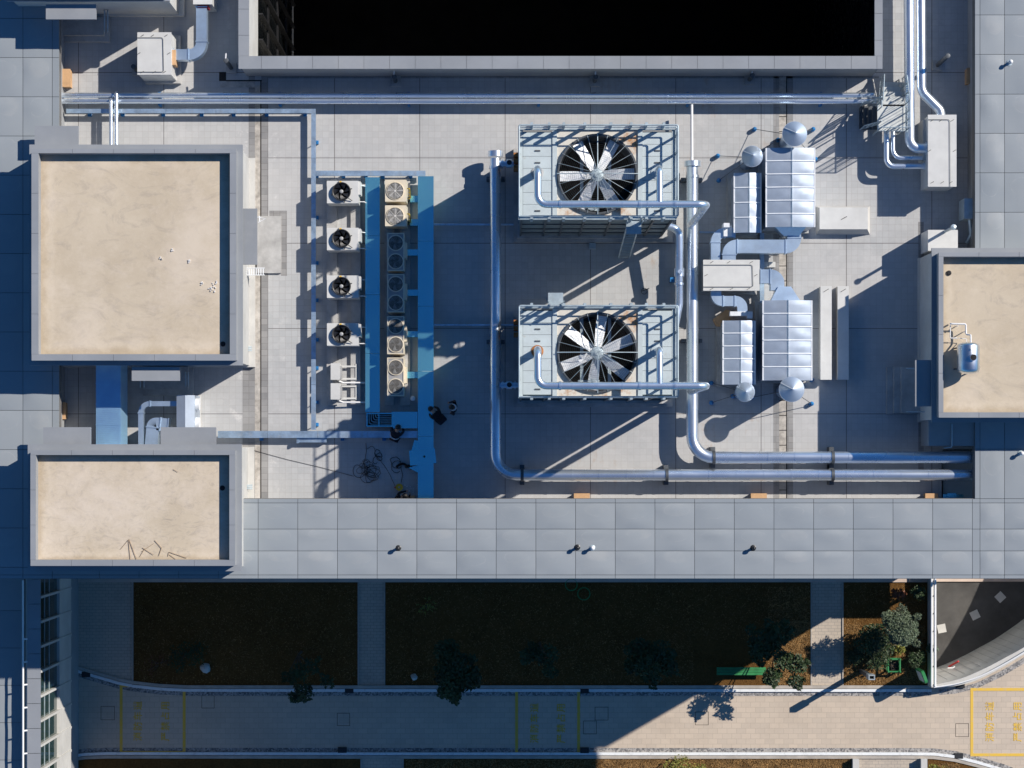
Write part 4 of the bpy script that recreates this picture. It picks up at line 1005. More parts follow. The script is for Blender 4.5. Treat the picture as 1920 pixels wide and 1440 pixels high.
h1=housing('largest upper silver fan housing with a central ridge',(1437,277,1528,425.5),2.1,1484,6)
h2=housing('narrow upper silver fan housing left of the largest one',(1377,324,1427,436),1.75,1404,4)
h3=housing('large lower silver fan housing with dotted bright seams',(1431,563,1522.5,713),2.1,1477,6)
h4=housing('narrow lower silver fan housing left of the large lower one',(1356,601,1416,721),1.75,1388,4)
def cowl(px,py,rp,z,label,legs,stack):
    t=thing('conical_cowl',label,'roof cowl',(*XY(px,py,z),0),'conical rain cowls'); c=W(px,py,z); r=rp*S*(H-z)/H
    b=MB(); b.lathe((c.x,c.y,z),[(r,0),(r,-.03),(r*.98,.0),(.02,.34),(0,.35)],32); b.build('cone',M['house'],t,35)
    b=MB(); a=2.6; b.sweep([Vector((c.x,c.y,z+.36)),Vector((c.x+r*math.cos(a),c.y+r*math.sin(a),z+.015))],[(-.012,0),(.012,0),(0,.02)]); b.build('seam',M['blade'],t)
    b=MB(); b.cyl((c.x,c.y,.05),(c.x,c.y,z-.25),stack,20); b.build('stack',M['duct'],t,50)
    b=MB()
    for k in range(4): a=k*math.pi/2+.4; b.cyl((c.x+stack*math.cos(a),c.y+stack*math.sin(a),z-.4),(c.x+r*.8*math.cos(a),c.y+r*.8*math.sin(a),z+.02),.012,6)
    b.build('bracket',M['steel'],t)
    for i,(fx,fy) in enumerate(legs):
        f=W(fx,fy,.2); b=MB(); b.tube([Vector((c.x,c.y,z-.35)),Vector((f.x,f.y,.18))],.013,0,6); g=b.build('guy_wire',M['darksteel'],t)
        b=MB(); b.cyl((f.x,f.y,0),(f.x,f.y,.2),.09,10); b.lathe((f.x,f.y,.2),[(.09,0),(.03,.06),(0,.06)],10); b.build('anchor',M['blue'],g)
cowl(1490,251,23.5,2.5,'largest upper conical cowl beyond the biggest housing',[(1415,242),(1525,242),(1459,262),(1529,298)],.3)
cowl(1410.5,293,20,2.2,'smaller upper conical cowl beside the largest cowl',[(1346,292),(1348,338),(1459,262)],.25)
cowl(1484.5,730,24,2.5,'largest lower conical cowl below the large lower housing',[(1522,757),(1410,745),(1522,712)],.3)
cowl(1397,735,18.5,2.2,'smaller lower conical cowl left of the largest lower cowl',[(1334,718),(1334,755),(1374,743)],.22)
t=thing('white_fan_box','white rectangular fan box in the middle of the silver ducts','fan box',(*XY(1371,516,1.6),0))
def fanbox(t,r,z,body_in=.06,lo=.25,wire=((.12,.72),(.9,.12))):
    q=rect(*r,z); b=MB(); b.box(q[0]+body_in,q[1]+body_in,lo,q[2]-body_in,q[3]-body_in,z-.06); b.build('casing',M['white'],t)
    b=MB(); b.box(q[0],q[1],z-.06,q[2],q[3],z); b.build('top_cover',M['white'],t)
    return q
q=fanbox(t,(1318.5,487,1424.5,545),1.6)
def wires(t,q,z,pts):
    b=MB(); w,h=q[2]-q[0],q[3]-q[1]; P=[Vector((q[0]+u*w,q[1]+v*h,z+.03)) for u,v in pts]; b.tube(P,.011,.08,6)
    for u,v in ((.15,.92),(.45,.92),(.85,.92),(.05,.5),(.93,.5),(.15,.06),(.5,.06),(.8,.06)):
        x,y=q[0]+u*w,q[1]+v*h; b.tube([(x-.06,y-.035,z+.01),(x+.06,y+.035,z+.03)],.011,0,5)
    b.build('lightning_wire',M['darksteel'],t,60)
wires(t,q,1.6,[(0,.83),(.87,.83),(.88,.12),(0,.12)])
b=MB(); b.box(q[0]-.05,q[1]-.05,-.01,q[2]+.05,q[3]+.05,.25); b.build('plinth',M['conc'],t)
def ductthing(label,segs,z,w,h,bend,m='duct',extra=None):
    t=thing('air_duct',label,'air duct',(*XY(*segs[0],z),z),'silver air ducts')
    b=MB(); b.duct([W(x,y,z) for x,y in segs],w,h,bend); b.build('duct',M[m],t,30)
    if extra: extra(t)
    return t
ductthing('upper silver duct sweeping from the white fan box to the largest housing',[(1366,492),(1366,463),(1488,463),(1488,432)],1.25,.53,.5,.38)
ductthing('narrow silver duct elbow left of the upper sweeping duct',[(1341,490),(1341,437),(1378,437)],1.2,.37,.4,.36)
ductthing('right silver duct bending from the white fan box down to the large lower housing',[(1424,519),(1456.5,519),(1456.5,545)],1.35,.54,.5,.5)
ductthing('lower left silver duct snaking under the white fan box to the narrow lower housing',[(1342,540),(1342,565),(1391,565),(1391,592)],1.1,.40,.4,.36)
def hood(label,r0,z0,r1,z1):
    q0=rect(*r0,z0); q1=rect(*r1,z1); t=thing('duct_hood',label,'duct hood',(q0[0],q0[1],z0),'tapered duct hoods')
    b=MB(); m=[(q0[0],q0[1]),(q0[2],q0[1])]
    b.add([(q0[0],q0[1],z0-.25),(q0[2],q0[1],z0-.25),(q0[0],q0[1],z0+.25),(q0[2],q0[1],z0+.25),(q1[0],q1[3],z1-.4),(q1[2],q1[3],z1-.4),(q1[0],q1[3],z1+.2),(q1[2],q1[3],z1+.2)],
          [(0,1,3,2),(4,6,7,5),(2,3,7,6),(0,4,5,1),(0,2,6,4),(1,5,7,3)]); b.build('hood',M['duct'],t)
# hoods given as wide edge and narrow edge rectangles (photo pixels)
hood('tapered hood below the largest upper housing',(1452,0,1510,427),1.6,(1469,444,1496,446),1.3)
hood('tapered hood above the large lower housing',(1444,0,1499,565),1.6,(1458,538,1482,540),1.45)
t=thing('duct_damper','small silver damper box on the narrow duct elbow','duct damper',(*XY(1363,430,1.2),1.0))
b=MB(); b.pbox(1357,423,1372,443,.9,1.5); b.pbox(1357,418,1368,426,.9,1.7); b.build('box',M['blade'],t)
t=thing('duct_damper','small silver damper box above the narrow lower housing','duct damper',(*XY(1391,592,1.2),1.0))
b=MB(); b.pbox(1369,584,1401,592,.9,1.35); b.pbox(1401,584,1411,597,.9,1.3); b.build('box',M['blade'],t)
t=thing('duct_brace','long thin blue grey steel rail between the housings','steel rail',(*XY(1430,560,.3),0))
b=MB(); b.pbox(1425,437,1433,700,.1,.3); b.build('rail',M['tray'],t)
for x,y,lb in ((1463,467,'white junction box on the tiles below the upper duct'),(1448,496,'white junction box on the tiles right of the white fan box')):
    t=thing('junction_box',lb,'junction box',(*XY(x,y,.2),0),'junction boxes'); b=MB(); b.pbox(x-6,y-5,x+6,y+5,0,.22); b.pbox(x-17,y-5,x-6,y+5,0,.2); b.build('box',M['white'],t)
t=thing('brick_base','bare orange brown masonry base under the lower left duct','masonry base',(*XY(1355,590,.5),0))
b=MB(); b.prism([XY(x,y,.5) for x,y in ((1338,598),(1362,580),(1370,583),(1369,612),(1345,612))],0,.5); b.build('base',M['orange'],t)
# ---- low hatches
t=thing('roof_hatch','low white sloping sided hatch right of the largest housing','roof hatch',(*XY(1579,410,.5),0))
z=.5; q1=rect(1537.5,390,1626,429,z); q0=rect(1536,398,1631,437,0); q0=(W(1530,0,0).x,W(0,440,0).y,W(1631,0,0).x,q1[3]+.12)
b=MB(); b.frustum(q0,q1,0,z); b.build('body',M['concw'],t)
b=MB(); b.box(q1[0]-.02,q1[1]-.02,z,q1[2]+.02,q1[3]+.02,z+.04); b.build('lid',M['white'],t)
b=MB(); b.tube([((q1[0]+q1[2])/2-.1,(q1[1]+q1[3])/2-.05,z+.05),((q1[0]+q1[2])/2+.12,(q1[1]+q1[3])/2+.07,z+.07)],.014,0,6); b.build('handle',M['darksteel'],t)
for x0,x1,xl,lb in ((1538.5,1559.5,1520,'left of two long narrow white light shaft boxes, fully sunlit'),(1570.5,1591.5,1560,'right of two long narrow white light shaft boxes, mostly in shade')):
    t=thing('light_shaft',lb,'light shaft',(*XY(x0,711,.5),0),'long narrow shaft boxes'); z=.55
    b=MB(); q=rect(x0+.5,537,x1-.5,711,z); b.box(q[0],q[1],0,q[2],q[3],z-.08); b.build('wall',M['concw'],t)
    b=MB(); q=rect(x0,536.5,x1,712,z); b.box(q[0],q[1],z-.08,q[2],q[3],z); b.build('cover',M['white'],t)
    b=MB(); c=W((x0+x1)/2,545,z); b.tube([(c.x-.1,c.y-.05,z+.02),(c.x+.1,c.y+.07,z+.04)],.012,0,6); b.build('handle',M['darksteel'],t)
# ---- right white box, top-left white box
t=thing('white_fan_box','tall white plant box fed by silver pipes near the right roof edge','fan box',(*XY(1767,283,1.6),0))
q=fanbox(t,(1740,215,1793.5,350),1.6,.03,-.01); wires(t,q,1.6,[(0,.93),(.76,.93),(.77,0)])
b=MB(); b.pbox(1731,224,1741,300,-.01,1.0); b.build('side_panel',M['concw'],t)
t=thing('white_fan_box','white fan box joined to a silver duct at the top left','fan box',(*XY(290,105,1.7),0))
q=fanbox(t,(257.5,60.5,321,140),1.75,.02,.3); wires(t,q,1.75,[(0,.87),(.76,.87),(.78,.06),(0,.06)])
b=MB(); qb=rect(272,66,338,156,.3); b.box(qb[0],qb[1],-.01,qb[2],qb[3],.3); b.build('plinth',M['conc'],t)
b=MB(); c=W(330,110,1.1); b.box(q[2]-.02,c.y-.3,.8,q[2]+.12,c.y+.3,1.4); b.build('outlet',M['orange'],t)
ductthing('silver duct elbow running up from the top left white fan box',[(325,104),(379,104),(379,14)],1.1,.42,.42,.5)
t=thing('white_fan_box','pale duct outlet box cut off at the top edge','fan box',(*XY(384,-10,1.4),0))
q=fanbox(t,(362,-60,398,8),1.5,.02,-.01); b=MB(); b.pbox(370,10,391,15,.9,1.32); b.build('collar',M['red'],t)
# ---- ducts beside the left penthouses
t=thing('wide_duct','wide blue white corrugated duct between the two left penthouses','air duct',(*XY(205,760,1.3),0))
q=rect(180,680,229,836,1.5); b=MB(); b.box(q[0],q[1],.5,q[2]-.06,q[3],1.5)
b.add([(q[2]-.06,q[1],1.5),(q[2]-.06,q[3],1.5),(q[2]+.12,q[1],1.0),(q[2]+.12,q[3],1.0)],[(0,1,3,2)])
y=q[1]
while y<q[3]-.3: b.box(q[0]-.015,y,.48,q[2]-.045,y+.03,1.515); y+=.82
y=q[1]+.05
while y<q[3]-.6:
    b.sweep([Vector((q[0]+.06,y,1.5)),Vector((q[2]-.1,y+.05,1.5))],[(-.018,-.01),(.018,-.01),(0,.013)]); y+=.075
b.build('duct',M['wideduct'],t)
b=MB()
for x in (q[0]+.1,q[2]-.2):
    for y in (q[1]+.6,q[3]-.5): b.box(x,y,0,x+.08,y+.08,.5)
b.build('leg',M['steel'],t)
ductthing('slim silver duct looping above the lower left penthouse',[(265,838),(265,757),(335,757)],1.2,.2,.25,.35)
ductthing('fat silver duct bend above the lower left penthouse',[(285,838),(289,795),(300,795),(318,797)],1.0,.5,.5,.45)
t=thing('exhaust_cabinet','shiny silver cabinet with two round outlets beside the fat duct bend','exhaust cabinet',(*XY(348,772,1.5),0))
q=rect(331,741,364.5,803,1.6); b=MB(); b.add([(q[0],q[1],1.6),((q[0]+q[2])/2,q[1],1.66),(q[2],q[1],1.55),(q[0],q[3],1.6),((q[0]+q[2])/2,q[3],1.66),(q[2],q[3],1.55)],[(0,1,4,3),(1,2,5,4),(0,3,5,2)]); b.box(q[0],q[1],.1,q[2],q[3],1.55); b.build('cabinet',M['house'],t)
b=MB()
for y in (758,794): c=W(365,y,1.1); b.cyl((q[2],c.y,1.15),(q[2]+.14,c.y,1.15),.25,20); b.lathe((0,0,0),[(0,0)],3)
b=MB()
for y in (758,794): c=W(365,y,1.1); b.cyl((q[2],c.y,1.15),(q[2]+.14,c.y,1.15),.25,20)
b.build('outlet',M['blade'],t,40)
b=MB(); qb=rect(331,741,376,836,.1); b.box(qb[0],qb[1],-.01,qb[2],qb[3],.1); b.build('base',M['concw'],t)
# ---- steel crossover stairs
cs=thing('crossover_stairs','grey steel crossover stairs with striped grating bridging the thin pipes','stairs',(*XY(1660,200,1.2),0))
zp=1.35; q=rect(1645,196,1697,246,zp); b=MB(); b.box(q[0],q[1],zp-.05,q[2],q[3],zp); b.build('platform',M['grate'],cs)
b=MB()
for k in range(5):
    q2=rect(1655,191-9*k,1695-9*0,199-9*k,zp-.24*(k)); b.box(q2[0],q2[1],zp-.24*k-.04,q2[2],q2[3]+.02,zp-.24*k)
b.build('tread',M['grate'],cs); b=MB()
for k in range(4):
    q2=rect(1637-8*k,199,1646-8*k,243,zp-.28*(k+1)); b.box(q2[0],q2[1],zp-.28*(k+1)-.04,q2[2],q2[3],zp-.28*(k+1)); b.box(q2[0]-.012,q2[1]+.05,zp-.28*(k+1)-.25,q2[0]-.004,q2[3]-.05,zp-.28*(k+1))
b.build('tread',M['darksteel'],cs)
b=MB()
def rail(p0,p1,h=1.0,n=3,bars=7):
    p0=Vector(p0);p1=Vector(p1); up=Vector((0,0,h)); b.tube([p0+up,p1+up],.022,0,8); b.tube([p0+up*.08,p1+up*.08],.015,0,6)
    for i in range(n+1): p=p0.lerp(p1,i/n); b.tube([p,p+up],.025,0,6)
    m_=int((p1-p0).length/.12)
    for k in range(1,m_): p=p0.lerp(p1,k/m_); b.tube([p+up*.08,p+up],.009,0,5)
rail((q[0],q[1],zp),(q[2],q[1],zp)); rail((q[2],q[1],zp),(q[2],q[3],zp)); rail((q[0],q[3],zp),(q[0],q[3]-.25,zp),1,1)
w0=W(1613,199,.15); w1=W(1613,243,.15)
rail((q[0],w0.y,zp),(w0.x,w0.y,.15)); rail((q[0],w1.y,zp),(w1.x,w1.y,.15))
n0=W(1650,148,.2); n1=W(1691,148,.2); rail((q[0]+.05,q[3],zp),(n0.x,n0.y,.2)); rail((q[2],q[3],zp),(n1.x,n1.y,.2))
b.build('railing',M['steel'],cs,60)
b=MB()
for x,y in ((q[0]+.05,q[1]+.05),(q[2]-.05,q[1]+.05),(q[0]+.05,q[3]-.05),(q[2]-.05,q[3]-.05)): b.box(x-.03,y-.03,0,x+.03,y+.03,zp-.05)
b.build('leg',M['steel'],cs)
b=MB()
for x,(ya,yb) in ((q[0]+.02,(q[3],n0.y)),(q[2]-.04,(q[3],n1.y))): b.add([(x,ya,zp-.16),(x,ya,zp),(x,yb,.2),(x,yb,.0),(x+.03,ya,zp-.16),(x+.03,ya,zp),(x+.03,yb,.2),(x+.03,yb,.0)],[(0,1,2,3),(4,7,6,5),(0,4,5,1),(1,5,6,2),(2,6,7,3),(3,7,4,0)])
b.build('stringer',M['concw'],cs)
# ---- tank on the right penthouse
tk=thing('steel_tank','horizontal stainless tank with a dark round opening on the right penthouse roof','tank',(*XY(1816,672,4.5),3.3))
c=W(1816.5,671,4.1); r=.43; L=.5
b=MB(); prof=[(0,-L-.12),(r*.6,-L-.09),(r*.92,-L-.03),(r,-L+.05),(r,L-.05),(r*.92,L+.03),(r*.6,L+.09),(0,L+.12)]
vs=[];n=28
for rr,yy in prof:
    for i in range(n): a=2*math.pi*i/n; vs.append((c.x+rr*math.cos(a),c.y+yy,4.02+rr*math.sin(a)))
b.add(vs,[(j*n+i,j*n+(i+1)%n,(j+1)*n+(i+1)%n,(j+1)*n+i) for j in range(len(prof)-1) for i in range(n)]); b.build('shell',M['stainless'],tk,50)
b=MB(); b.cyl((c.x+.08,c.y+.0,4.4),(c.x+.08,c.y+.0,4.54),.13,18); b.build('manhole',M['stainless'],tk,40)
b=MB(); b.lathe((c.x+.08,c.y,4.535),[(.115,0),(.115,.012),(0,.012)],18); b.build('manhole_mouth',M['dark'],tk)
b=MB()
for y in (c.y-.4,c.y+.4):
    for sx in (-1,1): b.tube([(c.x+sx*.34,y,3.95),(c.x+sx*.4,y,3.3)],.03,0,6)
    b.tube([(c.x-.4,y,3.45),(c.x+.4,y,3.45)],.02,0,6)
b.build('leg',M['darksteel'],tk)
t=thing('white_pipe','thin white zigzag water pipe leading to the steel tank','pipe',(*XY(1800,620,4.0),3.3))
def TP(px,py,z): return W(px,py,z)
b=MB(); b.tube([TP(1782,607,3.4),TP(1782,607,3.75),TP(1811,607.5,3.75),TP(1811.5,627,3.75),TP(1820,628,3.9),TP(1820.5,656,4.5)],.032,.06,10); b.build('pipe',M['insul'],t,60)
b=MB(); b.tube([TP(1782,608,3.6),TP(1781.5,634,3.6),TP(1795,634,3.6)],.02,.05,8); b.tube([TP(1797,634,3.6),TP(1812,635,3.6),TP(1812.5,644,3.9)],.014,.04,8)
for p in ((1796,611),(1809,622)): a=TP(*p,3.72); b.tube([a,Vector((a.x,a.y,3.3))],.02,0,6)
b.build('branch_pipe',M['insul'],t,60)
# ================================================================ small roof items
def vent(px,py,label,white=True):
    c=W(px,py,ZD+.35); t=thing('deck_vent',label,'vent pipe',(c.x,c.y,ZD),'vent pipes on the roof-edge panels')
    b=MB(); b.cyl((c.x,c.y,ZD-.04),(c.x,c.y,ZD+.28),.055,10); b.lathe((c.x,c.y,ZD),[(.12,-.02),(.12,.02),(.06,.05)],12); b.build('pipe',M['steel' if white else 'black'],t,50)
    b=MB(); b.lathe((c.x,c.y,ZD+.26),[(.085,0),(.085,.05),(.05,.1),(0,.115)],12); b.build('cap',M['insul' if white else 'black'],t,50)
vent(746,1028,'leftmost small dark capped vent on the bottom roof-edge panels',False)
vent(1083,1027,'dark capped vent left of the white one on the bottom roof-edge panels',False)
vent(1111,1028,'only white capped vent on the bottom roof-edge panels')
vent(1414,1028,'rightmost small dark capped vent on the bottom roof-edge panels',False)
vent(1896,115,'white capped vent on the right roof-edge panels near the top')
vent(1917,850,'white capped vent on the right roof-edge panels below the beige penthouse')
def gooseneck(px,py,label,tall=1.0,cross=True):
    c=W(px,py,0); t=thing('vent_pipe',label,'vent pipe',(c.x,c.y,0),'vent pipes on concrete pads')
    b=MB(); b.box(c.x-.2,c.y-.2,-.01,c.x+.2,c.y+.2,.12); b.build('pad',M['conc'],t)
    b=MB(); b.tube([(c.x,c.y,.1),(c.x,c.y,tall)],.085,0,12); b.lathe((c.x,c.y,tall),[(.085,0),(.1,.02),(.1,.05),(.06,.06)],12); b.build('pipe',M['darksteel'],t,50)
    if cross:
        b=MB(); b.tube([(c.x-.02,c.y+.02,tall+.02),(c.x,c.y+.28,tall+.06)],.03,0,8); b.build('spout',M['insul'],t,60)
gooseneck(742,153,'vent pipe on a pad below the courtyard wall, left of centre')
gooseneck(1115,153,'vent pipe on a pad below the courtyard wall, above the upper cooling tower')
gooseneck(1405,150,'vent pipe on a pad below the courtyard wall, near its right end')
gooseneck(434,128,'vent pipe with a white side arm near the courtyard corner at upper left',1.6)
gooseneck(1757,123,'tall leaning grey vent pipe in shade near the top right roof edge',2.0,False)
gooseneck(258,133,'short vent pipe left of the top left white fan box',.9,False)
for x,y,w,h,lb in ((121,146,20,32,'orange timber box against the top left parapet'),(114,770,16,30,'timber box in shade against the left parapet'),(1821,142,15,28,'brown timber box in shade against the right parapet'),
                 (1091,931,28,10,'orange timber box at the bottom parapet below the lower cooling tower'),(1423,931,28,10,'orange timber box at the bottom parapet right of centre'),(1747,931,22,10,'orange timber box at the bottom parapet near the dark pit')):
    t=thing('outlet_box',lb,'timber box',(*XY(x,y,.4),0),'timber boxes along the parapets')
    q=rect(x-w/2,y-h/2,x+w/2,y+h/2,.45); b=MB(); b.box(q[0],q[1],-.01,q[2],q[3],.42); b.box(q[0]-.02,q[1]-.02,.42,q[2]+.02,q[3]+.02,.45); b.build('box',M['orange'],t)
b=MB(); b.pbox(1768,927,1806,934,-.4,-.1); b.pbox(1776,925,1793,935,-.4,-.02)
tag(b.build('blue_pipe_fitting',M['cover'],None,None,W(1787,930,-.2)),'pale blue pipe fitting lying in the dark pit corner','pipe fitting')
t=thing('control_box','blue grey control cabinet fixed low against the right parapet','control box',(*XY(1817,390,1.0),0)); b=MB(); b.pbox(1808,372,1826,410,.3,1.3); b.build('box',M['steel'],t)
b=MB(); b.tube([W(1818,411,.9),W(1820,440,.6),W(1812,455,.4)],.07,.3,10); b.build('elbow_pipe',M['tray'],t,60)
for x,y,lb in ((466,654,'small aluminium wall bracket near the lower corner of the largest penthouse'),(467,913,'small aluminium wall bracket beside the stick-littered penthouse')):
    t=thing('wall_bracket',lb,'bracket',(*XY(x,y,.5),0.3),'wall brackets'); b=MB()
    for k in (-1,0,1): b.tube([W(x-6,y+k*3,.6),W(x+6,y+k*3.5,.4)],.025,0,6)
    b.tube([W(x-5,y-4,.6),W(x-5,y+4,.6)],.03,0,6); b.build('bracket',M['steel'],t)
t=thing('louvre_screen','small slatted steel awning under the east canopy of the largest penthouse','awning',(*XY(478,508,.9),.3)); b=MB()
for k in range(9): a=W(458+k*4.4,502,1.0); b.box(a.x-.02,a.y-.28,.9,a.x+.02,a.y,.95)
a0=W(456,502,1.0); b.box(a0.x,a0.y-.3,.88,a0.x+.85,a0.y-.27,.96); b.box(a0.x,a0.y-.02,.88,a0.x+.85,a0.y+.01,.96); b.build('slat',M['blade'],t)
t=thing('louvre_screen','small steel bracket at the north end of the east canopy of the largest penthouse','awning',(*XY(490,411,.9),.3)); b=MB(); b.tube([W(483,407,1),W(498,410,1),W(484,417,1)],.022,0,6); b.tube([W(486,405,1),W(487,416,1)],.022,0,6); b.build('bracket',M['blade'],t)
t=thing('blue_bracket','blue grey folded steel channel under the whitish bottom tray','steel channel',(*XY(583,827,.3),.1)); b=MB(); b.pbox(556,821,612,829.5,.1,.34); b.pbox(556,824,560,831,.1,.4); b.build('channel',M['tray'],t)
# debris on penthouse roofs
zr=ZP-.42
for x,y,lb in ((302,483,'left crumb of white rubble on the largest beige roof'),(323,468,'upper crumb of white rubble on the largest beige roof'),(355,491,'right crumb of white rubble on the largest beige roof'),(399,537,'pile of white rubble beside the shaded edge of the largest roof'),(379,532,'lone white offcut left of the rubble pile')):
    big = x==399
    b=MB()
    for k in range(14 if big else 4):
        s_=.16 if big else .05; c=W(x,y,zr); b.obox((c.x+random.uniform(-s_,s_),c.y+random.uniform(-s_,s_)*1.3,zr+.025),random.uniform(.03,.08),random.uniform(.02,.05),.04,random.uniform(0,3))
    tag(b.build('rubble',M['insul'],None,None,W(x,y,zr)),lb,'rubble','rubble on the largest roof')
sticks=[((242,1011),(256,1048),.5),((241,1013),(245,1050),.5),((226,1030),(241,1012),.3),((267,1027),(288,1040),.4),((266,1034),(288,1019),.4),((290,1013),(303,1027),.5),((303,1027),(298,1042),.5),((315,1043),(317,1035),.4),((317,1035),(350,1046),.5),((262,1044),(272,1028),.3),((318,1040),(330,1048),.3),((325,880),(334,885),.25)]
ends=('long leaning','short upright','thin slanting','middle','crossing','bent upper','bent lower','tiny end','long low','small slanting','small low','lone upper right')
for (p,q_,r),e in zip(sticks,ends):
    b=MB(); b.tube([W(*p,zr+.03),W(*q_,zr+.04)],.006+.009*r,0,5); tag(b.build('stick',M['twig'],None,None,W(*p,zr)),f'{e} dry stick lying on the worn beige roof at lower left','stick','sticks on the worn roof')
# ---- cables, reel
def squiggle(c,n,r0,r1,z=.03,seed=1,tail=None):
    rnd=random.Random(seed); P=[]
    for k in range(n*10):
        a=2*math.pi*k/10; rr=rnd.uniform(r0,r1) if k%5==0 else rr*.7+rnd.uniform(r0,r1)*.3
        P.append(Vector((c[0]+rr*math.cos(a)+.12*math.sin(k*.13),c[1]+rr*.9*math.sin(a)+.16*math.cos(k*.11),z+.004*k/10)))
    return P
b=MB(); c=XY(684,876,0); b.tube(squiggle(c,6,.08,.24,.03,3),.008,0,5); c=XY(694,890,0); b.tube(squiggle(c,7,.14,.34,.03,5),.008,0,5)
b.tube([W(x,y,.025) for x,y in ((686,831),(687,845),(684,865),(678,875))],.009,.3,5); b.tube([W(x,y,.025) for x,y in ((678,877),(668,869),(661,880),(664,893),(675,897),(684,890))],.009,.3,5)
b.tube([W(x,y,.025) for x,y in ((663,893),(645,888),(600,876),(540,862),(470,843))],.008,.5,5)
tag(b.build('cable_tangle',M['wire'],None,None,W(690,885,0)),'tangled heap of thin black cable on the shaded tiles with one strand running left','cable')
b=MB(); b.tube([W(x,y,.025) for x,y in ((688,842),(698,835),(703,842),(703,853),(712,862),(722,875),(731,890),(737,903),(741,912))],.008,.4,5); c=XY(706,856,0); b.tube(squiggle(c,3,.08,.22,.03,9),.012,0,5)
tag(b.build('extension_cable',M['wire'],None,None,W(715,870,0)),'thin black cable running from the tangle to the yellow reel','cable')
b=MB(); c=XY(738,874,0); b.tube(squiggle(c,2,.15,.3,.03,15),.011,0,5); b.tube([W(x,y,.025) for x,y in ((751,875),(755,890),(752,905))],.011,.3,5)
tag(b.build('extension_cable',M['wire'],None,None,W(745,880,0)),'loose loop of thin cable above the yellow reel','cable')
b=MB(); b.tube([W(x,y,.05) for x,y in ((743,876),(750,870),(757,869),(765,876),(773,874))],.05,.2,7); b.tube([W(x,y,.06) for x,y in ((760,876),(767,872),(772,880))],.05,.15,7)
tag(b.build('black_bag',M['cloth_black'],None,None,W(757,873,0)),'crumpled dark tool bag beside the torn blue offcut','bag')
t=thing('cable_reel','round yellow cable reel on the shaded tiles','cable reel',(*XY(748,913.5,.2),0)); c=W(748.5,913.5,.25)
b=MB(); b.lathe((c.x,c.y,.02),[(.14,0),(.14,.03),(.07,.04),(.07,.2),(.14,.21),(.145,.25),(.11,.25),(.09,.235),(.04,.24),(0,.24)],24); b.build('drum',M['yellow'],t,40)
b=MB(); b.lathe((c.x,c.y,.25),[(.04,0),(.04,.02),(0,.02)],12); b.build('hub',M['grey'],t); b=MB(); b.tube([(c.x-.16,c.y-.03,.05),(c.x-.19,c.y-.02,.28),(c.x-.15,c.y+.02,.3)],.02,.05,6); b.build('handle',M['red'],t)
b=MB(); b.pbox(752,929,778,936,0,.3); tag(b.build('toolbox',M['orange'],None,None,W(765,932,0)),'brown box half hidden by the roof edge near the yellow reel','box')
b=MB()
for k in range(22): c=W(random.uniform(752,783),random.uniform(905,928),.01); b.obox((c.x,c.y,.012),random.uniform(.02,.07),.02,.02,random.uniform(0,3))
tag(struct(b.build('scattered_offcuts',M['insul']),'stuff'),'scatter of tiny pale metal offcuts around the yellow reel','debris')
t=thing('hand_wheel','small dark valve wheel lying on the tiles between the cooling towers','valve',(*XY(1208,545,.1),0)); c=W(1208,546,.05); b=MB(); b.tube([(c.x+.12*math.cos(k*.5236),c.y+.12*math.sin(k*.5236),.06) for k in range(13)],.014,0,6); b.tube([(c.x-.1,c.y,.06),(c.x+.2,c.y+.12,.1)],.016,0,6); b.build('wheel',M['darksteel'],t)
t=thing('drain_box','small blue grey drain box below the upper cooling tower','drain box',(*XY(1111,461,.2),0)); b=MB(); b.pbox(1105,455,1117,466,0,.3); b.build('box',M['steel'],t)

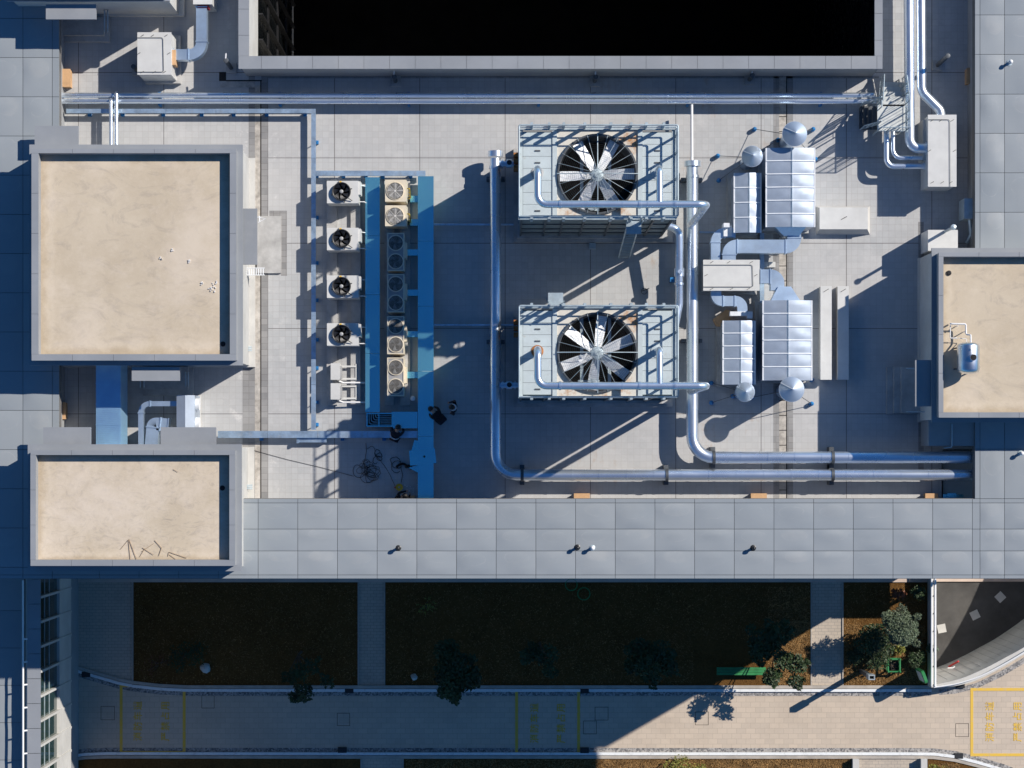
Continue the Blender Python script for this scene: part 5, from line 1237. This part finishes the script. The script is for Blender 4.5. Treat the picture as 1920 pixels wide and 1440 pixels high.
# ================================================================ people
def person(label,base,rz,pose,jacket,hairy=True,extra=None):
    """pose: dict of joints in metres, facing +X; one continuous skinned body"""
    t=thing('person',label,'person',(base[0],base[1],0)); t.rotation_euler=(0,0,rz)
    P={k:Vector(v) for k,v in pose.items()}
    V=[];Rd=[];E=[];tagm=[]
    def add(p,r,par,m):
        V.append(Vector(p));Rd.append(r);tagm.append(m)
        if par is not None: E.append((par,len(V)-1))
        return len(V)-1
    pel=add(P['pelvis'],.125,None,'t'); sp=add(P['pelvis'].lerp(P['chest'],.5),.125,pel,'j'); ch=add(P['chest'],.14,sp,'j')
    nk=add(P['neck'],.06,ch,'s'); hd=add(P['neck'].lerp(P['head'],.6),.085,nk,'s'); ht=add(P['head'],.10,hd,'s'); 
    up=(P['head']-P['neck']).normalized(); top=add(P['head']+up*.07,.07,ht,'s')
    fwd=P['face'].normalized(); add(P['head']+fwd*.105-up*.03,.014,ht,'s')
    side=up.cross(fwd).normalized()
    for s in (-1,1): add(P['head']+side*(s*.1)-up*.02,.015,ht,'s')
    for s in ('l','r'):
        a=add(P['sh_'+s],.075,ch,'j'); e=add(P['el_'+s],.052,a,'j'); w=add(P['wr_'+s],.036,e,'j')
        d=(P['wr_'+s]-P['el_'+s]).normalized(); pm=add(P['wr_'+s]+d*.05,.034,w,'s')
        sd=d.cross(Vector((0,0,1))); sd=sd.normalized() if sd.length>.1 else Vector((1,0,0)); dn=d.cross(sd).normalized()
        for k,L_ in enumerate((.075,.085,.08,.062)):
            o=(k-1.5)*.021; k1=add(P['wr_'+s]+d*.085+sd*o,.0095,pm,'s'); k2=add(V[k1]+d*L_*.5+dn*.012,.0085,k1,'s'); add(V[k2]+d*L_*.4+dn*.03,.0075,k2,'s')
        th=add(P['wr_'+s]+d*.05+sd*.045,.011,pm,'s'); add(V[th]+d*.045+sd*.015,.009,th,'s')
        h=add(P['hip_'+s],.105,pel,'t'); k=add(P['kn_'+s],.068,h,'t'); an=add(P['an_'+s],.045,k,'t'); f=add(P['an_'+s]+Vector((.07,0,-.045)),.045,an,'b'); add(P['an_'+s]+Vector((.18,0,-.05)),.038,f,'b')
    me=bpy.data.meshes.new('body'); me.from_pydata(V,E,[]); o=bpy.data.objects.new('body',me); COL.objects.link(o)
    sk=o.modifiers.new('s','SKIN'); sk.use_smooth_shade=True
    for i,v in enumerate(me.skin_vertices[0].data): v.radius=(Rd[i],Rd[i]); v.use_root=(i==0)
    ss=o.modifiers.new('d','SUBSURF'); ss.levels=1; ss.render_levels=1
    dg=bpy.context.evaluated_depsgraph_get(); nm=bpy.data.meshes.new_from_object(o.evaluated_get(dg)); bpy.data.objects.remove(o)
    mats={'s':M['skin'],'j':jacket,'t':M['cloth_navy'],'b':M['black']}; order='sjtb'
    nm.materials.clear()
    for q in order: nm.materials.append(mats[q])
    for f in nm.polygons:
        i=min(range(len(V)),key=lambda i:(V[i]-f.center).length-Rd[i]); f.material_index=order.index(tagm[i]); f.use_smooth=True
    o=bpy.data.objects.new('body',nm); COL.objects.link(o); o.parent=t; nm.name='body'
    def child(b,name,m):
        me=bpy.data.meshes.new(name); me.from_pydata([tuple(v) for v in b.v],[],b.f); me.materials.append(m); c=bpy.data.objects.new(name,me); COL.objects.link(c); c.parent=t
        for f in me.polygons: f.use_smooth=True
        return c
    b=MB(); n=14; vs=[]; c=P['head']+up*.035-fwd*.012           # short hair cap
    for j in range(6):
        th=j/5*1.75
        for i in range(n):
            a=2*math.pi*i/n; dv=up*math.cos(th)+(fwd*math.cos(a)+side*math.sin(a))*math.sin(th)
            cut=1.0 if not (dv.dot(fwd)>.55 and dv.dot(up)<.35) else .75
            vs.append(c+dv*.115*cut)
    b.add(vs,[(j*n+i,j*n+(i+1)%n,(j+1)*n+(i+1)%n,(j+1)*n+i) for j in range(5) for i in range(n)]); child(b,'hair',M['hair'])
    b=MB()
    for s in (-1,1): e=P['head']+fwd*.095+side*(.034*s)+up*.005; b.lathe(e,[(0,-.008),(.009,0),(0,.008)],8)
    child(b,'eye',M['black'])
    if extra=='collar':
        b=MB(); c=(P['neck']+P['chest'])/2; ax=(P['neck']-P['chest']).normalized(); u=ax.orthogonal().normalized(); w=ax.cross(u)
        pts=[P['neck']+ax*-.02+(u*math.cos(k*.5236)+w*math.sin(k*.5236))*.115 for k in range(13)]; b.tube(pts,.032,0,7); child(b,'collar',M['cloth_white'])
    if extra=='stripe':
        b=MB(); c=P['pelvis'].lerp(P['chest'],.62); ax=(P['chest']-P['pelvis']).normalized(); u=Vector((0,1,0)); w=ax.cross(u).normalized()
        pts=[c+(u*math.cos(k*.3927)*.172+w*math.sin(k*.3927)*.165) for k in range(17)]; b.tube(pts,.022,0,6); child(b,'reflective_band',M['cloth_white'])
    return t
crouch=dict(pelvis=(-.10,0,.36),chest=(.18,0,.66),neck=(.34,0,.80),head=(.44,0,.90),face=(.75,0,-.65),
    sh_l=(.2,.19,.70),el_l=(.36,.24,.47),wr_l=(.56,.14,.36),sh_r=(.2,-.19,.70),el_r=(.38,-.25,.46),wr_r=(.58,-.10,.33),
    hip_l=(-.08,.11,.34),kn_l=(.30,.20,.42),an_l=(.02,.17,.085),hip_r=(-.08,-.11,.34),kn_r=(.28,-.20,.40),an_r=(-.02,-.16,.085))
stand=dict(pelvis=(0,0,.92),chest=(.02,0,1.30),neck=(.05,0,1.47),head=(.10,0,1.60),face=(1,0,-.35),
    sh_l=(.02,.2,1.40),el_l=(-.02,.27,1.12),wr_l=(.10,.24,.90),sh_r=(.02,-.2,1.40),el_r=(.04,-.27,1.12),wr_r=(.22,-.18,.98),
    hip_l=(0,.10,.9),kn_l=(.04,.11,.49),an_l=(-.02,.12,.085),hip_r=(0,-.10,.9),kn_r=(.02,-.11,.49),an_r=(.03,-.12,.085))
bend=dict(pelvis=(-.14,0,.62),chest=(.22,0,.78),neck=(.40,0,.86),head=(.52,0,.90),face=(.5,0,-.85),
    sh_l=(.24,.19,.80),el_l=(.40,.2,.56),wr_l=(.56,.12,.42),sh_r=(.24,-.19,.80),el_r=(.42,-.22,.58),wr_r=(.60,-.10,.46),
    hip_l=(-.12,.11,.6),kn_l=(.16,.15,.40),an_l=(-.08,.14,.085),hip_r=(-.12,-.11,.6),kn_r=(.14,-.15,.40),an_r=(-.16,-.15,.085))
person('person in dark clothes with a white band kneeling at the open cable ladder',XY(739.5,821,.4),R(68),crouch,M['cloth_navy'],extra='stripe')
person('person all in black bending over the right edge of the wide blue strip',XY(826,786,.5),R(133),bend,M['cloth_black'])
person('person in navy with a white collar standing on the tiles right of the blue strip',XY(852,764.5,1.2),R(170),stand,M['cloth_navy'],extra='collar')
person('person in dark clothes crouching half hidden by the roof edge near the yellow reel',XY(744,943,.4),R(40),crouch,M['cloth_black'])

# ================================================================ ground objects
def marking(x0,y0,x1,y1,cx1,cx2,yb,label,bent=False):
    t=thing('road_marking',label,'road marking',(*G((x0+x1)/2,(y0+y1)/2),ZG),'yellow fire lane boxes')
    q=rect(x0,y0,x1,y1,ZG); w=.135; b=MB(); b.frame(q,(q[0]+w,q[1]+w,q[2]-w,q[3]-w),ZG-.02,ZG+.0085)
    b.build('outline',M['paint'],t)
    for cx,txt in ((cx1,"消防车道"),(cx2,"严禁占用")):
        for k,chx in enumerate(txt):
            cu=bpy.data.curves.new('character','FONT'); cu.body=chx; cu.size=.44; cu.align_x='CENTER'; cu.align_y='CENTER'; cu.extrude=.002; cu.offset=.006
            o=bpy.data.objects.new('character',cu); COL.objects.link(o)
            dg=bpy.context.evaluated_depsgraph_get(); dg.update(); me=bpy.data.meshes.new_from_object(o.evaluated_get(dg)); bpy.data.objects.remove(o); bpy.data.curves.remove(cu)
            me.name='character'; me.materials.clear(); me.materials.append(M['paint'])
            o=bpy.data.objects.new('character',me); COL.objects.link(o); o.parent=t
            p=G(cx,yb-19.3*k); o.location=(p[0]-t.location.x,p[1]-t.location.y,.006); o.rotation_euler=(0,0,R(90))
marking(224.5,1283,348,1413.5,259.5,311,1381,'yellow painted fire lane box at the left end of the road, all in shade')
marking(966,1290.5,1087.5,1415.5,1003,1053,1385,'yellow painted fire lane box in the middle of the road')
marking(1819.5,1290,1945,1418,1857,1909,1382,'bright sunlit yellow painted fire lane box at the right end of the road')
for x,y,lb in ((162,1264,'dark gully grate in the curved white kerb at far left'),(655,1294,'dark gully grate in the upper white kerb left of centre'),(642,1406,'dark gully grate in the lower gutter left of centre'),(1096,1294.5,'dark gully grate in the upper kerb beside the middle yellow box'),(1096,1406.5,'dark gully grate in the lower gutter beside the middle yellow box'),(1797,1417,'dark gully grate in the lower kerb at right'),(1800,1285,'dark gully grate at the foot of the curved ramp wall')):
    t=thing('gully_grate',lb,'drain grate',(*G(x,y),ZG),'gully grates along the kerbs')
    q=rect(x-8,y-5,x+8,y+5,ZG); b=MB(); b.box(q[0],q[1],ZG-.02,q[2],q[3],ZG+.108); b.build('frame',M['dark'],t)
    b=MB()
    for k in range(8): xx=q[0]+.03+k*(q[2]-q[0]-.06)/7; b.box(xx-.006,q[1]+.02,ZG+.1,xx+.006,q[3]-.02,ZG+.114)
    b.build('grate_bar',M['darksteel'],t)
t=thing('garden_bench','long green bench on the dry lawn beside the small tree','bench',(*G(1390,1259),ZG)); zb=ZG+.5
q=rect(1344,1251,1436,1266,zb); b=MB()
for k in range(3): y0=q[1]+k*(q[3]-q[1])/3; b.box(q[0],y0+.006,zb-.05,q[2],y0+(q[3]-q[1])/3-.006,zb)
b.build('seat',M['green'],t)
for x in (q[0]+.2,q[2]-.28):
    b=MB(); b.box(x,q[1]+.04,ZG,x+.08,q[3]-.04,zb-.05); b.build('leg',M['darksteel'],t)
t=thing('lamp_post','grey square lamp post with a hollow head on the sunlit lawn','street lamp',(*G(1613,1257),ZG)); c=G(1614,1257.5)
b=MB(); b.box(c[0]-.09,c[1]-.09,ZG,c[0]+.09,c[1]+.09,ZG+2.4); b.build('post',M['darksteel'],t)
b=MB(); b.frame((c[0]-.15,c[1]-.12,c[0]+.15,c[1]+.12),(c[0]-.1,c[1]-.07,c[0]+.1,c[1]+.07),ZG+2.4,ZG+3.0); b.build('lamp_head',M['steel'],t)
b=MB(); b.box(c[0]-.1,c[1]-.07,ZG+2.4,c[0]+.1,c[1]+.07,ZG+2.85); b.build('diffuser',M['dark'],t)
t=thing('notice_board','small green and white notice board with rounded corners beside the ramp wall','sign',(*G(1720,1265),ZG))
cc=Vector((*G(1717,1263),0)); dirv=Vector((.35,-.94,0)); nrm=Vector((.94,.35,0))
def board(b,w,h,z0,th,off):
    P=[]; r=.16
    for (sx,sz) in ((1,1),(-1,1)):
        for k in range(6):
            a=(0 if sx>0 else math.pi/2)+k*math.pi/10; P.append((sx*(w/2-r)+r*math.cos(a),z0+h-r+r*math.sin(a)))
    P+= [(-w/2,z0),(w/2,z0)]; n=len(P); vs=[]
    for o in (off,off+th):
        for u,z in P: p=cc+dirv*u+nrm*o; vs.append((p.x,p.y,z))
    b.add(vs,[tuple(range(n)),tuple(range(n,2*n))[::-1]]+[(i,(i+1)%n,n+(i+1)%n,n+i) for i in range(n)])
b=MB(); board(b,.62,1.5,ZG+.35,.14,0); b.build('board',M['green'],t)
b=MB(); board(b,.48,1.2,ZG+.5,.012,-.012); b.build('panel',M['concw'],t)
for s in (-1,1):
    b=MB(); p=cc+dirv*(.2*s)+nrm*.07; b.cyl((p.x,p.y,ZG),(p.x,p.y,ZG+.4),.035,8); b.build('post',M['darksteel'],t)
t=thing('tree_guard','green square frame with dark soil on the sunlit lawn','planter frame',(*G(1677,1247),ZG)); q=rect(1664.5,1235,1689,1260.5,ZG+.55)
b=MB(); b.frame(q,(q[0]+.06,q[1]+.06,q[2]-.06,q[3]-.06),ZG+.46,ZG+.55); b.frame(q,(q[0]+.03,q[1]+.03,q[2]-.03,q[3]-.03),ZG+.12,ZG+.2); b.build('frame',M['green'],t)
for x in (q[0]+.03,q[2]-.03):
    for y in (q[1]+.03,q[3]-.03):
        b=MB(); b.box(x-.035,y-.035,ZG,x+.035,y+.035,ZG+.62); b.build('post',M['green'],t)
b=MB(); b.box(q[0]+.05,q[1]+.05,ZG+.06,q[2]-.05,q[3]-.05,ZG+.1); b.build('soil',M['dark'],t)
for x,y,r,lb in ((1071,1096,11,'left faint green hoop lying on the dark lawn'),(1094.5,1113,11.5,'right faint green hoop lying on the dark lawn')):
    c=W(x,y,ZG); b=MB(); rr=r*.02536; b.tube([(c.x+rr*math.cos(k*.2618),c.y+rr*math.sin(k*.2618),ZG+.12) for k in range(25)],.025,0,6)
    tag(b.build('hoop',M['green'],None,None,(c.x,c.y,ZG+.07)),lb,'hoop','hoops on the lawn')
for x,y,r,lb in ((386,1252,.25,'small white rock on the dark left lawn'),(777,1269,.16,'small grey marker stone on the middle lawn')):
    c=W(x,y,ZG); b=MB(); b.lathe((c.x,c.y,ZG+.06),[(r*.6,0),(r,.08),(r*.7,.2),(r*.2,.26),(0,.27)],9); b.v=[(vx+random.uniform(-.04,.04),vy+random.uniform(-.04,.04),vz) for vx,vy,vz in b.v]; tag(b.build('rock',M['concw'],None,None,(c.x,c.y,ZG)),lb,'rock')
for x,lb in ((1605,'left pale concrete block at the bottom path edge'),(1733,'right pale concrete block at the bottom path edge')):
    t=thing('concrete_block',lb,'concrete block',(*G(x,1432),ZG),'blocks beside the bottom path'); q=rect(x-5,1424,x+5,1445,ZG+.5); b=MB(); b.box(q[0],q[1],ZG,q[2],q[3],ZG+.46); b.box(q[0]-.02,q[1]-.02,ZG+.46,q[2]+.02,q[3]+.02,ZG+.5); b.build('block',M['concw'],t)

# ---- vegetation
def leaves(b,rnd,c,rad,n,size,flat=.7):
    for _ in range(n):
        while True:
            p=Vector((rnd.uniform(-1,1),rnd.uniform(-1,1),rnd.uniform(-1,1)))
            if .25<p.length<1: break
        p=Vector((c[0]+p.x*rad,c[1]+p.y*rad,c[2]+p.z*rad*flat)); s=size*rnd.uniform(.6,1.3)
        m=Matrix.Rotation(rnd.uniform(0,6.28),3,'Z')@Matrix.Rotation(rnd.uniform(-.9,.9),3,'X')@Matrix.Rotation(rnd.uniform(-.5,.5),3,'Y')
        q=[m@Vector(v)*s for v in ((-.5,0,0),(0,-.28,.06),(.55,0,0),(0,.28,.06))]
        b.add([p+v for v in q],[(0,1,2,3)])
def tree(label,x,y,h,clumps,leaf,size,seed,lean=(0,0),trunk=.07,name='small_tree',group='small trees on the lawns'):
    rnd=random.Random(seed); g=Vector((*G(x,y),ZG)); t=thing(name,label,'tree',g,group)
    tw=MB(); crown=MB(); fork=g+Vector((lean[0]*.3,lean[1]*.3,h*.45)); 
    def limb(p0,p1,r0,r1): tw.cyl(p0,p1,r0,7,r1)
    limb(g-Vector((0,0,.05)),fork,trunk,trunk*.7)
    for (cx,cy,cz,rad,n) in clumps:
        c=W(cx,cy,ZG+cz); midp=fork.lerp(c,.55)+Vector((rnd.uniform(-.1,.1),rnd.uniform(-.1,.1),.08)); limb(fork,midp,trunk*.55,trunk*.3); limb(midp,c,trunk*.3,.012)
        for k in range(5):
            e=c+Vector((rnd.uniform(-1,1),rnd.uniform(-1,1),rnd.uniform(-.3,.7)))*rad*.9; limb(c.lerp(midp,rnd.uniform(0,.4)),e,.014,.005)
        leaves(crown,rnd,c,rad,n,size)
        for k in range(6): leaves(crown,rnd,c+Vector((rnd.uniform(-1,1),rnd.uniform(-1,1),rnd.uniform(-.5,.5)))*rad*.95,rad*.38,n//9,size)
    tw.build('trunk',M['bark'],t,50); crown.build('crown',M[leaf],t); return t
tree('sparse half bare tree reaching over the kerb near the left shaded lawn',565,1222,3.2,[(560,1262,2.6,.45,120),(572,1300,3.0,.42,150),(552,1306,2.9,.3,80),(612,1278,2.7,.3,60),(538,1268,2.6,.25,40),(585,1250,2.8,.4,70)],'leaf',.16,2)
tree('dense dark tree hanging over the kerb on the middle shaded lawn',845,1208,3.6,[(838,1222,2.6,.62,420),(860,1250,3.0,.7,520),(845,1285,3.2,.62,480),(885,1274,3.0,.5,300),(850,1305,3.3,.35,160),(832,1255,2.9,.45,220)],'leaf',.17,3)
tree('thin small tree on the middle lawn left of the middle yellow box',1012,1205,2.8,[(1000,1222,2.0,.45,160),(1028,1228,2.2,.5,180),(1030,1258,2.4,.35,90),(985,1235,2.2,.3,70)],'leaf',.15,4)
tree('bushy shaded tree on the middle lawn left of the bench',1205,1212,3.2,[(1200,1220,2.4,.6,360),(1240,1225,2.6,.62,380),(1215,1255,2.8,.6,340),(1255,1250,2.6,.45,180),(1225,1285,2.9,.2,40),(1185,1248,2.4,.4,160)],'leaf',.16,5)
tree('half sunlit tree at the right end of the green bench',1452,1205,3.2,[(1430,1205,2.6,.7,420),(1460,1190,2.7,.6,320),(1470,1240,3.0,.5,260),(1447,1268,2.9,.42,220),(1495,1246,3.0,.48,240),(1492,1278,2.8,.36,150),(1425,1228,2.5,.5,220)],'leaf',.17,6)
tree('round sunlit grey green tree between the path and the ramp wall',1676,1160,3.4,[(1686,1176,3.0,.66,1500),(1672,1162,2.9,.46,700),(1703,1172,2.8,.46,700),(1696,1196,2.7,.42,600),(1682,1194,2.6,.38,450),(1690,1144,2.9,.24,120),(1709,1186,2.6,.34,400)],'leaf2',.095,7)
def shrub(label,x,y,r,h,leaf,n,size,seed,stretch=1.0):
    rnd=random.Random(seed); g=Vector((*G(x,y),ZG)); t=thing('shrub',label,'shrub',g,'shrubs on the lawns')
    b=MB(); tw=MB()
    for k in range(7):
        a=rnd.uniform(0,6.28); d=rnd.uniform(.2,.7)*r; c=g+Vector((d*math.cos(a)*stretch,d*math.sin(a),h*rnd.uniform(.45,.75)+.05)); tw.cyl(g,c,.02,6,.008); leaves(b,rnd,c,r*.55,n//7,size,min(1,h/r*.6))
    tw.build('stem',M['bark'],t); b.build('foliage',M[leaf],t)
shrub('largest dark evergreen shrub filling the shaded lawn left of the round tree',1640,1205,1.15,1.5,'leaf',2600,.12,11,1.1)
shrub('low dark shrub spreading below the round tree',1622,1228,.7,.7,'leaf',900,.11,12,1.3)
shrub('yellow green shrub below the round tree',1683,1216,.3,.6,'leaf3',160,.11,13)
shrub('round dark green shrub beside the ramp wall above the notice board',1714,1232,.42,.9,'leaf',700,.10,14)
shrub('small leafy shrub above the round dark one by the ramp wall',1716,1205,.28,.8,'leaf2',200,.12,15)
shrub('green plant poking over the railing of the ramp wall',1741,1214,.25,1.0,'leaf2',150,.13,16)
shrub('red leafed shrub in deep shade near the building by the ramp wall',1684,1112,.35,.8,'leafr',260,.12,17)
shrub('dark shrub in deep shade near the building by the ramp wall corner',1715,1110,.4,.8,'leaf',260,.12,18)
shrub('low red flowering shrub on the dark left lawn',300,1245,.6,.45,'leafr',160,.07,19,1.8)
shrub('low green shrub on the dark left lawn',350,1225,.8,.6,'leaf',500,.10,20,1.4)
shrub('low yellowish shrub near the building on the middle lawn',795,1135,.45,.4,'leaf3',90,.10,21,1.6)
shrub('yellow flowering hedge cut off by the bottom edge',1290,1450,.9,.6,'leaf3',1500,.09,22,1.7)
shrub('yellow green shrub cut off by the bottom edge at right',1762,1446,.5,.5,'leaf3',600,.09,23,1.3)
# dry grass blades; sunlight on the lawn is painted by denser pale blades there
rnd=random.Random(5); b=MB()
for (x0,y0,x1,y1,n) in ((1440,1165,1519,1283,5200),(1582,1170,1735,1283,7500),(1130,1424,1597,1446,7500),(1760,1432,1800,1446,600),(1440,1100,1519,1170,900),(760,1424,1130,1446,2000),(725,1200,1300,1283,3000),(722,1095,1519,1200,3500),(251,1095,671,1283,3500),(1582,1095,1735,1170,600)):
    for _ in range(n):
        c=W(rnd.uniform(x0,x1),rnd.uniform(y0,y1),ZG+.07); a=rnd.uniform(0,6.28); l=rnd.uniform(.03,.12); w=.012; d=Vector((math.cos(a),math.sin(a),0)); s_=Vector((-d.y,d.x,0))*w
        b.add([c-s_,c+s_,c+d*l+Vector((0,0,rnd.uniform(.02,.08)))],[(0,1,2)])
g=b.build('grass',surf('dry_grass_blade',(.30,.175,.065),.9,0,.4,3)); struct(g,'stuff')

# ---- every separate piece of these parts becomes a part of its own
def split_pieces(o, tol=.03):
    me=o.data; n=len(me.vertices); par=list(range(n))
    def fd(i):
        while par[i]!=i: par[i]=par[par[i]]; i=par[i]
        return i
    for e in me.edges:
        a,b_=fd(e.vertices[0]),fd(e.vertices[1])
        if a!=b_: par[a]=b_
    isl={}
    for i in range(n): isl.setdefault(fd(i),[]).append(i)
    bb=[]
    for k,vs in isl.items():
        P=[me.vertices[i].co for i in vs]; bb.append([set(vs),[min(p[a] for p in P) for a in range(3)],[max(p[a] for p in P) for a in range(3)]])
    ch=True
    while ch:
        ch=False
        for i in range(len(bb)):
            for j in range(len(bb)-1,i,-1):
                A,B=bb[i],bb[j]
                if all(A[1][a]-tol<=B[2][a] and B[1][a]-tol<=A[2][a] for a in range(3)):
                    A[0]|=B[0]; A[1]=[min(x,y) for x,y in zip(A[1],B[1])]; A[2]=[max(x,y) for x,y in zip(A[2],B[2])]; del bb[j]; ch=True
    if len(bb)<2: return
    nm=o.name.split('.')[0]; full=me.copy()
    for k,(vs,lo,hi) in enumerate(bb):
        m2=full.copy(); bm=bmesh.new(); bm.from_mesh(m2); bm.verts.ensure_lookup_table()
        bmesh.ops.delete(bm,geom=[v for v in bm.verts if v.index not in vs],context='VERTS'); bm.to_mesh(m2); bm.free(); m2.name=nm
        if k==0: o.data=m2
        else:
            c=bpy.data.objects.new(nm,m2); COL.objects.link(c); c.parent=o.parent; c.location=o.location
    bpy.data.meshes.remove(full)
for o in list(bpy.data.objects):
    if o.type=='MESH' and o.parent is not None and o.name.split('.')[0] in ('pipe_support','foot','flange','flange_plate','hatch_panel','leg','courtyard_window','handrail','outlet','rail_bracket','valve','bracket','hatch_handle','corner_plate','drain_slot','drain_border','drain_channel','rail_post','refrigerant_pipe'):
        split_pieces(o)
